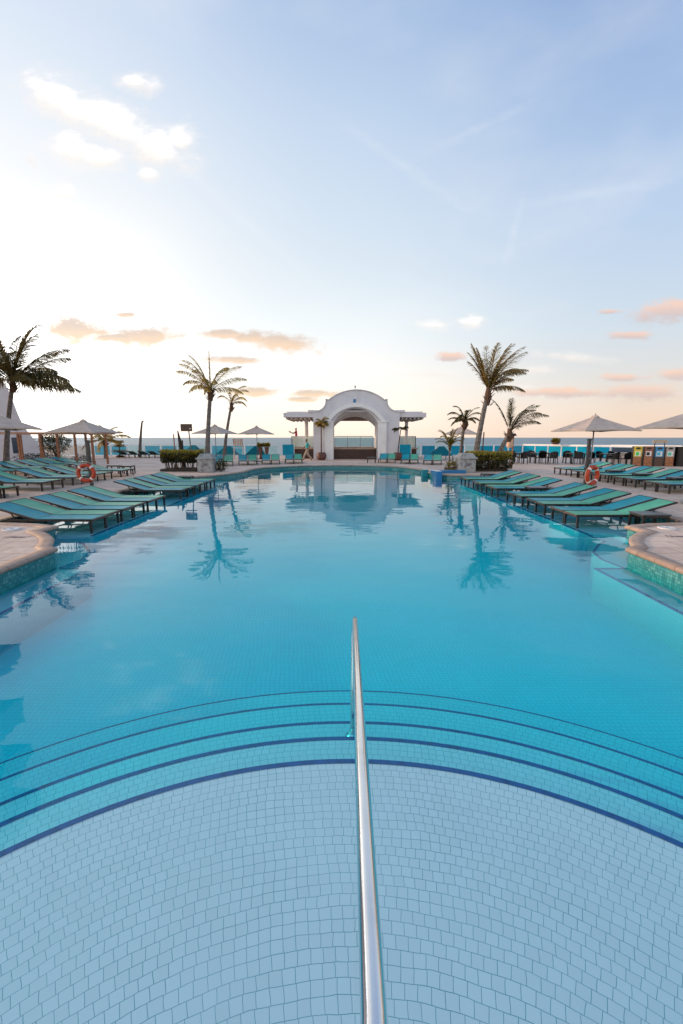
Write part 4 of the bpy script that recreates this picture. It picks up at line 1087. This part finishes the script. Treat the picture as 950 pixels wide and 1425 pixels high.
# low yellow shrub left of the right stone box
def shrub(name, c, rx, rz, nL, L, lmat, seed, label, cat='shrub', trunk=None, pot=None):
    rng = random.Random(seed); t = empty(name, c, 0, label, cat); mb = MB()
    zc = (trunk or 0) + rz
    for _ in range(nL):
        d = Vector((rng.gauss(0, 1), rng.gauss(0, 1), rng.gauss(0, 1))).normalized()
        rr_ = (rng.random() ** .4) * (1 + .5 * noise.noise(d * 2.3 + Vector((seed, 0, 0))))
        p = Vector((d.x * rx * rr_, d.y * rx * rr_, zc + d.z * rz * rr_))
        leafcard(mb.bm, p, d + Vector((rng.uniform(-.8, .8), rng.uniform(-.8, .8), rng.uniform(-.3, .8))), Vector((rng.uniform(-1, 1), rng.uniform(-1, 1), 1)), L * rng.uniform(.7, 1.4), L * .5)
    mb.build('foliage', lmat, t, recalc=False)
    mb = MB()
    for k in range(6):
        a = rng.random() * 6.28; mb.tube([(0, 0, 0), (.12 * math.cos(a), .12 * math.sin(a), zc * .6), (rx * .6 * math.cos(a), rx * .6 * math.sin(a), zc)], [.05 if trunk else .02, .03 if trunk else .014, .01], 6)
    mb.build('stem', M['boot'], t)
    return t
shrub('shrub', (6.05, 23.75, 0), .3, .3, 500, .09, M['yellowleaf'], 41, 'low yellow shrub left of the right stone box')
shrub('shrub', (-6.65, 24.0, .0), .3, .34, 500, .09, M['bush'], 42, 'low green shrub right of the left stone box')
shrub('round_tree', (-20.2, 30.8, 0), 1.0, .72, 2600, .12, M['bush'], 43, 'round clipped green tree under the left parasol beside the hotel', 'tree', trunk=.75)
shrub('shrub', (-18.9, 31.6, 0), .7, .28, 600, .1, M['hedge'], 44, 'low dark shrub at the foot of the round tree', )
shrub('shrub', (-22.6, 32.4, 0), 1.7, .34, 1200, .12, M['hedge'], 45, 'dark low shrubs along the hotel wall')
# planted bowls on the balustrade
def bowl(x, y, z, s, label):
    t = empty('planter_bowl', (x, y, z), 0, label, 'planter'); mb = MB(); mb.lathe([(.2 * s, 0), (.34 * s, .16 * s), (.36 * s, .18 * s), (.3 * s, .18 * s)], 18); mb.build('bowl', M['pot'], t)
    rng = random.Random(int(x * 10)); mb = MB()
    for _ in range(420):
        a = rng.random() * 6.28; d = Vector((math.cos(a) * rng.uniform(.2, 1), math.sin(a) * rng.uniform(.2, 1), rng.uniform(.2, 1)))
        leafcard(mb.bm, Vector((d.x * .3 * s, d.y * .3 * s, .15 * s + d.z * .28 * s * rng.random())), d, Vector((0, 0, 1)), .2 * s, .1 * s)
    mb.build('plant', M['yellowleaf'], t, recalc=False)
bowl(20.35, 41.5, 1.2, 1.15, 'bowl of yellow-green plants on the right balustrade')
t = empty('tiered_planter', (-20.9, 41.0, 0), 0, 'tiered stand of yellow plants beside the left sea-facing loungers', 'planter')
for z, rr_ in ((.55, .75), (1.05, .5), (1.42, .45)):
    rng = random.Random(int(z * 100)); mb = MB()
    for _ in range(330):
        a = rng.random() * 6.28; d = Vector((math.cos(a), math.sin(a), rng.uniform(.0, .6))); leafcard(mb.bm, Vector((d.x * rr_ * rng.uniform(.5, 1), d.y * rr_ * .6, z + rng.uniform(-.1, .12))), d, Vector((0, 0, 1)), .17, .09)
    mb.build('plant_tier', M['yellowleaf'], t, recalc=False)
mb = MB(); mb.tube([(0, 0, 0), (0, 0, 1.45)], .05, 8); mb.lathe([(.4, 0), (.3, .2)], 14); mb.build('stand', M['boot'], t)
# tall flower urns left of the arch
UR = {}
def make_urn():
    t = empty('flower_urn', (0, 0, 0), 0, 'x', 'planter'); mb = MB(); mb.lathe([(.13, 0), (.1, .25), (.13, .6), (.2, 1.0), (.22, 1.04), (.15, 1.04)], 16); mb.build('urn', M['pot'], t, smooth=True)
    rng = random.Random(8); mb = MB()
    for _ in range(300):
        a = rng.random() * 6.28; d = Vector((math.cos(a) * .8, math.sin(a) * .8, rng.uniform(.1, 1))); leafcard(mb.bm, Vector((d.x * .25, d.y * .25, 1.05 + d.z * .3 * rng.random())), d, Vector((0, 0, 1)), .2, .1)
    mb.build('flowers', M['yellowleaf'], t, recalc=False); return t
URN = make_urn()
place(URN, UR, (-7.0, 37.6, 0), 0, 'tall dark urn of yellow flowers, left of the two under the fourth parasol', 'flower urns'); place(URN, UR, (-6.45, 37.6, 0), 1, 'tall dark urn of yellow flowers, right of the two under the fourth parasol', 'flower urns')
# potted palms beside the arch
def potted(x, y, h_, lean, fr, lm, label, pot=True, tr=.055):
    t = empty('potted_palm', (x, y, 0), 0, label, 'potted palm'); rng = random.Random(int(abs(x) * 100))
    if pot:
        mb = MB(); mb.lathe([(.26, 0), (.40, .18), (.42, .4), (.33, .58), (.36, .63), (.28, .63), (.26, .5), (.001, .5)], 20); mb.build('pot', M['pot'], t, smooth=True)
    mb = MB(); mb.tube([(lean * (i / 8) ** 1.5, 0, .4 + (h_ - .4) * i / 8) for i in range(9)], [tr * (1 - .04 * i) for i in range(9)], 8); mb.build('trunk', M['boot'], t)
    mb = MB()
    for f in fr: frond(mb.bm, Vector((lean, 0, h_)), R(f[0]), R(f[1]), f[2], f[3], rng, (0, 0), .3, 20, .8, .045)
    mb.build('crown', lm, t, recalc=False)
rg = random.Random(71)
potted(-1.72 + .05, 36.1, 3.0, 0, [(rg.uniform(0, 360), rg.uniform(-5, 70), rg.uniform(.6, .85), 2.2) for _ in range(18)], M['palmgold'], 'slender potted palm in a terracotta pot before the left arch pier')
potted(4.62, 35.6, 2.55, .2, [(0, 40, .7, 2.2), (20, 25, .6, 2.4), (170, 20, .8, 1.8), (190, 10, .7, 2.4), (90, 40, .6, 2.2), (-60, 30, .6, 2.4)], M['palmdark'], 'thin leaning palm with a sparse crown before the right arch pier', tr=.05)
potted(23.6, 28.2, 1.2, -.3, [(170, 45, 1.3, 1.2), (185, 55, 1.2, 1.2), (160, 30, 1.1, 1.6), (60, 60, 1.0, 1.5), (0, 40, 1.0, 1.5), (230, 50, 1.1, 1.6)], M['palmdark'], 'dark potted palm at the right frame edge behind the bins', tr=.06)

# ================================================================== street furniture
# timber pergola on the left
pg = empty('pergola', (-19.5, 28.6, 0), 0, 'timber pergola of slim brown posts and pale beams on the left paving', 'pergola')
fx = [-22.4, -20.85, -19.45, -18.35, -17.2, -16.1]; bxs = [-22.6, -21.1, -20.0, -18.0, -16.6]
for x in fx:
    mb = MB(); mb.box((x + 19.5, -.4, 1.03), (.11, .11, 2.06)); mb.build('post', M['wood'], pg)
for x in bxs:
    mb = MB(); mb.box((x + 19.5, 2.2, 1.03), (.11, .11, 2.06)); mb.build('post', M['wood'], pg)
mb = MB(); mb.box((.25, -.4, 2.12), (6.6, .12, .14)); mb.box((.25, 2.2, 2.12), (6.6, .12, .14))
for k in range(7): mb.box((-2.9 + k * 1.05, .9, 2.12), (.09, 2.48, .1))
mb.build('beam', mat('pale_timber', (.40, .22, .14), .6, var=.2), pg)
# sign board on a pole
t = empty('notice_board', (-8.95, 25.7, 0), 0, 'small brown board on a tall grey pole behind the left hedge', 'sign')
mb = MB(); mb.tube([(.12, 0, 0), (.0, 0, 2.3)], .035, 10); mb.build('pole', M['greysteel'], t)
mb = MB(); mb.box((-.12, -.02, 2.42), (.66, .07, .42), bevel=.01); b_ = mb.build('board', M['bronzelight'], t)
mb = MB(); mb.box((-.12, .016, 2.42), (.60, .005, .36)); mb.build('board_face', M['bronze'], b_)
mb = MB(); mb.box((.1, -.058, 2.36), (.1, .004, .05)); mb.build('sticker', M['tape'], b_)
# plain pole and stake in the right planter
mb = MB(); mb.tube([(8.05, 24.9, .1), (8.09, 24.9, 2.15)], .035, 8); tag(mb.build('pole', M['bronzelight']), 'thin brown pole behind the tall palm of the right planter', 'pole')
# lantern post
t = empty('lantern_post', (11.0, 28.0, 0), 0, 'brown post with a pale lantern right of the leaning palm', 'lantern')
mb = MB(); mb.tube([(0, 0, 0), (0, 0, 1.95)], .05, 10); mb.build('post', M['wood'], t)
mb = MB(); mb.lathe([(.14, 1.2), (.2, 1.28), (.2, 1.72), (.14, 1.78)], 12, (-.2, 0, 0)); mb.build('lantern', mat('cream_lantern', (.62, .40, .28), .6), t)
mb = MB(); mb.lathe([(.22, 1.95), (.12, 2.1), (.001, 2.12)], 12); mb.build('cap', M['bronze'], t)
# lifeguard chair
t = empty('lifeguard_chair', (-9.0, 38.0, 0), 0, 'tall slatted wooden chair behind the far left loungers', 'chair')
for x in (-.4, .4): mb = MB(); mb.bar((x * 1.0, 0, 0), (x * .9, .1, 1.5), .07); mb.bar((x * .9, .1, 1.0), (x * 1.05, -.15, 1.75), .06); mb.build('frame', M['pale'], t)
mb = MB()
for k in range(6): mb.box((-.34 + k * .136, -.02 - .02, 1.45), (.09, .03, .6))
mb.build('backrest', mat('tan_slat', (.48, .30, .2), .6), t)
mb = MB(); mb.box((0, .25, .95), (.8, .5, .05)); mb.build('seat', M['pale'], t)
# folded beach shades by the glass
sh_m = fabric('shade_cloth', (.004, .13, .17))
for i, (x, y, lb) in enumerate(((-14.6, 42.8, 'dark teal triangular beach shade left of the left planter palm'), (-10.2, 38.8, 'dark teal triangular beach shade right of the left planter palm'), (-7.6, 38.8, 'dark teal triangular beach shade left of the flower urns'),
                    (4.95, 38.4, 'blue hooded shade beside the right end of the raised terrace'), (8.3, 36.5, 'dark hooded shade behind the right planter'))):
    t = empty('beach_shade', (x, y, 0), R(10 * i - 20), lb, 'shade tent', 'beach shades by the balustrade')
    mb = MB(); A = [(-.9, -.5, .35), (.9, -.5, .35), (.95, .6, .3), (-.95, .6, .3)]; B = [(-.12, .0, 1.12), (.35, 0, 1.12)]
    mb.face([A[0], A[1], B[1], B[0]]); mb.face([A[1], A[2], B[1]]); mb.face([A[2], A[3], B[0], B[1]]); mb.face([A[3], A[0], B[0]]); mb.face(A)
    mb.build('cover', sh_m, t)
    mb = MB()
    for a in A: mb.bar((a[0], a[1], 0), (a[0], a[1], .36), .05)
    mb.build('frame', M['bronze'], t)
mb = MB(); mb.box((4.9, 0, .95), (.0, 0, 0)) if False else None
t = empty('towel_screen', (5.35, 36.6, 0), 0, 'upright bright blue cloth screen right of the raised terrace', 'screen')
mb = MB(); mb.box((0, 0, .82), (.95, .04, .9)); mb.build('cloth', fabric('blue_cloth', (.008, .27, .42)), t)
mb = MB()
for x in (-.5, .5): mb.bar((x, 0, 0), (x, 0, 1.3), .045)
mb.build('frame', M['whitepaint'], t)
t = empty('towel_screen', (-3.1, 36.8, 0), 0, 'upright bright blue cloth screen left of the raised terrace', 'screen')
mb = MB(); mb.box((-1.4, 0, .82), (.95, .04, .9)); mb.build('cloth', fabric('blue_cloth', (.008, .27, .42)), t)
mb = MB()
for x in (-1.9, -.9): mb.bar((x, 0, 0), (x, 0, 1.3), .045)
mb.build('frame', M['whitepaint'], t)
# dining tables and rattan armchairs
def make_chair():
    t = empty('armchair', (0, 0, 0), 0, 'x', 'chair')
    mb = MB(); mb.box((0, 0, .43), (.52, .5, .06), bevel=.015); mb.build('seat', M['black'], t)
    mb = MB(); n = 9; V = []
    for k in range(n):
        a = R(interp(20, 160, k / (n - 1))); V.append([(.29 * math.cos(a), .02 + .26 * math.sin(a), .45), (.32 * math.cos(a), .05 + .30 * math.sin(a), .68 + .22 * math.sin(a))])
    for k in range(n - 1): mb.face([V[k][0], V[k + 1][0], V[k + 1][1], V[k][1]])
    bmesh.ops.solidify(mb.bm, geom=mb.bm.faces[:], thickness=.03)
    mb.build('backrest', M['black'], t)
    for sx in (-1, 1):
        for sy in (-1, 1):
            l = MB(); l.bar((sx * .23, sy * .21, .42), (sx * .25, sy * .24, 0), .035); l.build('leg', M['black'], t)
        l = MB(); l.bar((sx * .27, .1, .66), (sx * .27, -.24, .64), .045, .03); l.bar((sx * .27, -.22, .64), (sx * .25, -.22, .4), .03); l.build('armrest', M['black'], t)
    return t
CH = make_chair(); UC = {}
def make_dining():
    t = empty('dining_table', (0, 0, 0), 0, 'x', 'table')
    mb = MB(); mb.box((0, 0, .74), (1.5, .85, .04), bevel=.008); mb.build('table_top', M['bronze'], t)
    for sx in (-1, 1):
        for sy in (-1, 1):
            l = MB(); l.box((sx * .68, sy * .36, .36), (.06, .06, .72)); l.build('leg', M['bronze'], t)
    return t
DT = make_dining(); UD = {}
pos = ['dining group nearest the right planter', 'second dining group from the right planter', 'third dining group from the right planter', 'dining group nearest the beige wall']
for i, (x, y) in enumerate(((12.4, 31.5), (14.6, 31.6), (16.9, 31.0), (18.9, 30.2))):
    place(DT, UD, (x, y, 0), R(3), f'dark dining table of the {pos[i]}', 'dining tables on the right terrace')
    for j, (dx, dy, a, w_) in enumerate(((-.42, -.75, 180, 'left front'), (.42, -.78, 172, 'right front'), (-.42, .75, 0, 'left back'), (.45, .76, 8, 'right back'))):
        place(CH, UC, (x + dx, y + dy, 0), R(a + ((i * 37 + j * 53) % 60 - 30)), f'black rattan armchair at the {w_} of the {pos[i]}', 'rattan armchairs on the right terrace')
# recycling bins
def make_bin(col, lab):
    t = empty('recycling_bin', (0, 0, 0), 0, 'x', 'bin')
    mb = MB(); mb.box((0, .12, .62), (.46, .44, 1.24), bevel=.012); mb.build('body', M['black'], t)
    mb = MB(); mb.box((0, -.115, .3), (.44, .03, .56)); mb.build('door', M['wood'] if lab != 'blue' else M['bronzelight'], t)
    mb = MB(); mb.box((0, -.115, .92), (.44, .032, .66)); fr_ = mb.build('front_panel', col, t)
    mb = MB(); mb.lathe([(.001, 0), (.12, 0), (.12, .012), (.001, .012)], 18, (0, 0, 0)); bmesh.ops.transform(mb.bm, matrix=Matrix.Translation((0, -.129, 1.12)) @ Matrix.Rotation(R(90), 4, 'X') @ Matrix.Diagonal((1.1, .55, 1, 1)), verts=mb.bm.verts); mb.build('opening', M['bronze'], fr_)
    mb = MB(); mb.box((0, -.136, .78), (.3, .008, .3)); s_ = mb.build('label_plate', M['tape'], fr_)
    mb = MB(); mb.box((-.03, -.143, .78), (.18, .006, .2), bevel=.002); mb.build('symbol', {'yellow': mat('green_mark', (.06, .55, .08)), 'brown': M['bronze'], 'blue': mat('cyan_mark', (.05, .45, .65)), 'grey': mat('mint_mark', (.1, .55, .4))}[lab], s_)
    return t
for i, (c_, lab, lb) in enumerate((((.55, .42, .03), 'yellow', 'yellow fronted recycling bin, leftmost of the row'), ((.25, .09, .05), 'brown', 'brown fronted recycling bin between the yellow and the blue one'), ((.02, .24, .5), 'blue', 'blue recycling bin in the middle of the row'), ((.36, .33, .32), 'grey', 'grey fronted recycling bin right of the blue one'))):
    b_ = make_bin(mat(lab + '_panel', c_, .4), lab); b_.location = (19.45 + i * .63, 28.6 - i * .1, 0); b_.rotation_euler = (0, 0, R(-18)); b_['label'] = lb; b_['group'] = 'recycling bins'; b_.scale = (1.05, 1, 1.03)
mb = MB(); mb.box((22.2, 28.4, .6), (.95, .6, 1.2), bevel=.02); mb.box((22.2, 28.08, .55), (.8, .03, .9)); mb.box((22.2, 28.4, 1.23), (1.05, .7, .06))
tag(mb.build('service_cabinet', M['bronze']), 'dark brown service cabinet right of the recycling bins', 'cabinet')
t = empty('board_sign', (21.6, 29.6, 0), R(-10), 'pale cream board on two legs above the recycling bins', 'sign')
mb = MB(); mb.box((0, 0, 1.58), (.9, .04, .22)); mb.build('board', mat('cream_board', (.55, .42, .32), .6), t)
mb = MB()
for x in (-.3, .3): mb.box((x, .03, .75), (.05, .03, 1.5))
mb.build('leg', M['bronzelight'], t)

# ================================================================== people
def skinned(name, verts, edges, radii, m_, parent, root=0, sub=2):
    me = bpy.data.meshes.new(name); me.from_pydata(verts, edges, []); o = bpy.data.objects.new(name, me); COL.objects.link(o)
    o.parent = parent; me.materials.append(m_)
    md = o.modifiers.new('skin', 'SKIN'); md.use_smooth_shade = True
    o.modifiers.new('sub', 'SUBSURF').levels = sub; o.modifiers['sub'].render_levels = sub
    lay = me.skin_vertices[0].data
    for i, rr_ in enumerate(radii): lay[i].radius = rr_ if isinstance(rr_, tuple) else (rr_, rr_); lay[i].use_root = (i == root)
    return o
def person(x, y, z, rz, label, J, shirt, trousers, h_=1.74):
    """J: joint dict in metres, facing -Y before rotation"""
    t = empty('person', (x, y, z), rz, label, 'person')
    V = []; E_2 = []; Rd = []
    def add(p, r_, par=None):
        V.append(p); Rd.append(r_)
        if par is not None: E_2.append((par, len(V) - 1))
        return len(V) - 1
    pel = add(J['pelvis'], (.135, .10)); wa = add(J['waist'], (.125, .09), pel); chs = add(J['chest'], (.155, .105), wa); nb = add(J['neck'], .055, chs)
    hd = add(J['jaw'], (.062, .07), nb); hm = add(J['face'], (.074, .088), hd); ht = add(J['crown'], (.06, .07), hm)
    nose = add(tuple(Vector(J['face']) + Vector((0, -.095, -.02))), .014, hm)
    for s in 'lr':
        ear = add(tuple(Vector(J['face']) + Vector((.082 if s == 'l' else -.082, .01, -.01))), .016, hm)
        sh = add(J['sh' + s], .062, chs); el = add(J['el' + s], .045, sh); wr = add(J['wr' + s], .030, el)
        dirv = (Vector(J['wr' + s]) - Vector(J['el' + s])).normalized(); pm = Vector(J['wr' + s]) + dirv * .07
        pa = add(tuple(pm), (.038, .020), wr); sd_ = dirv.cross(Vector((0, 1, .3))).normalized()
        for k in range(4):
            b_ = pm + sd_ * (k - 1.5) * .021 + dirv * .02; f1 = add(tuple(b_ + dirv * .04), .0095, pa); add(tuple(b_ + dirv * (.072 + .01 * (k in (1, 2))) + Vector((0, -.012, 0))), .008, f1)
        th_ = add(tuple(pm - sd_ * .045 + dirv * .01), .0105, pa); add(tuple(pm - sd_ * .055 + dirv * .045), .009, th_)
        hp = add(J['hp' + s], .09, pel); kn = add(J['kn' + s], .06, hp); an = add(J['an' + s], .042, kn)
        ft = add(J['to' + s], (.042, .03), an)
    skinned('body', V, E_2, Rd, M['skin'], t)
    # shirt
    vs = [J['pelvis'], J['waist'], J['chest'], J['shl'], J['shr']]; hl_ = Vector(J['shl']).lerp(Vector(J['ell']), .75); hr_ = Vector(J['shr']).lerp(Vector(J['elr']), .75)
    vs += [tuple(hl_), tuple(hr_)]
    skinned('shirt', vs, [(0, 1), (1, 2), (2, 3), (2, 4), (3, 5), (4, 6)], [(.16, .125), (.15, .115), (.178, .13), .082, .082, .068, .068], shirt, t)
    vs = [tuple(Vector(J['pelvis']) + Vector((0, 0, .06)))] + [J['hpl'], J['knl'], tuple(Vector(J['anl']) + Vector((0, 0, .03))), J['hpr'], J['knr'], tuple(Vector(J['anr']) + Vector((0, 0, .03)))]
    skinned('trousers', vs, [(0, 1), (1, 2), (2, 3), (0, 4), (4, 5), (5, 6)], [(.15, .115), .112, .085, .072, .112, .085, .072], trousers, t)
    for s in 'lr': skinned('shoe', [J['an' + s], J['to' + s]], [(0, 1)], [(.055, .05), (.05, .035)], M['shoe'], t)
    f_ = Vector(J['face']); skinned('hair', [tuple(f_ + Vector((0, .03, .03))), tuple(f_ + Vector((0, .035, .075))), tuple(f_ + Vector((0, -.035, .098)))], [(0, 1), (1, 2)], [(.084, .075), (.082, .07), (.06, .03)], M['hair'], t)
    return t
walk = dict(pelvis=(0, 0, .93), waist=(0, -.01, 1.1), chest=(0, -.03, 1.34), neck=(0, -.03, 1.5), jaw=(0, -.05, 1.56), face=(0, -.05, 1.63), crown=(0, -.03, 1.72),
            shl=(.18, -.02, 1.42), ell=(.23, .13, 1.17), wrl=(.24, .10, .93), shr=(-.18, -.02, 1.42), elr=(-.23, -.10, 1.16), wrr=(-.24, -.26, 1.0),
            hpl=(.09, 0, .86), knl=(.09, -.22, .50), anl=(.09, -.36, .09), tol=(.09, -.52, .05), hpr=(-.09, 0, .86), knr=(-.09, .10, .47), anr=(-.09, .40, .13), tor=(-.09, .30, .035))
person(-2.75, 34.9, 0, R(-72), 'man in an aqua shirt and khaki trousers walking past the arch', walk, M['shirt'], M['khaki'])
stand = dict(pelvis=(0, 0, .93), waist=(0, 0, 1.1), chest=(0, -.01, 1.34), neck=(0, 0, 1.5), jaw=(0, -.02, 1.56), face=(0, -.02, 1.63), crown=(0, 0, 1.72),
             shl=(.18, 0, 1.42), ell=(.22, -.22, 1.28), wrl=(.16, -.44, 1.32), shr=(-.18, 0, 1.42), elr=(-.22, -.20, 1.24), wrr=(-.12, -.42, 1.30),
             hpl=(.09, 0, .86), knl=(.10, -.02, .48), anl=(.11, .02, .09), tol=(.12, -.13, .045), hpr=(-.09, 0, .86), knr=(-.10, -.02, .48), anr=(-.11, .02, .09), tor=(-.12, -.13, .045))
person(-4.05, 39.2, .96, R(-80), 'person in a red shirt and pale trousers standing on the raised terrace', stand, M['red'], M['pale'])
mb = MB(); mb.tube([(-4.62, 39.2, 2.26), (-4.62, 39.2, 2.36)], .02, 8); mb.lathe([(.001, 0), (.13, .02), (.15, .05), (.001, .07)], 14, (-4.62, 39.2, 2.36))
tag(mb.build('serving_tray', M['greysteel']), 'small grey tray held up by the person in red', 'tray')
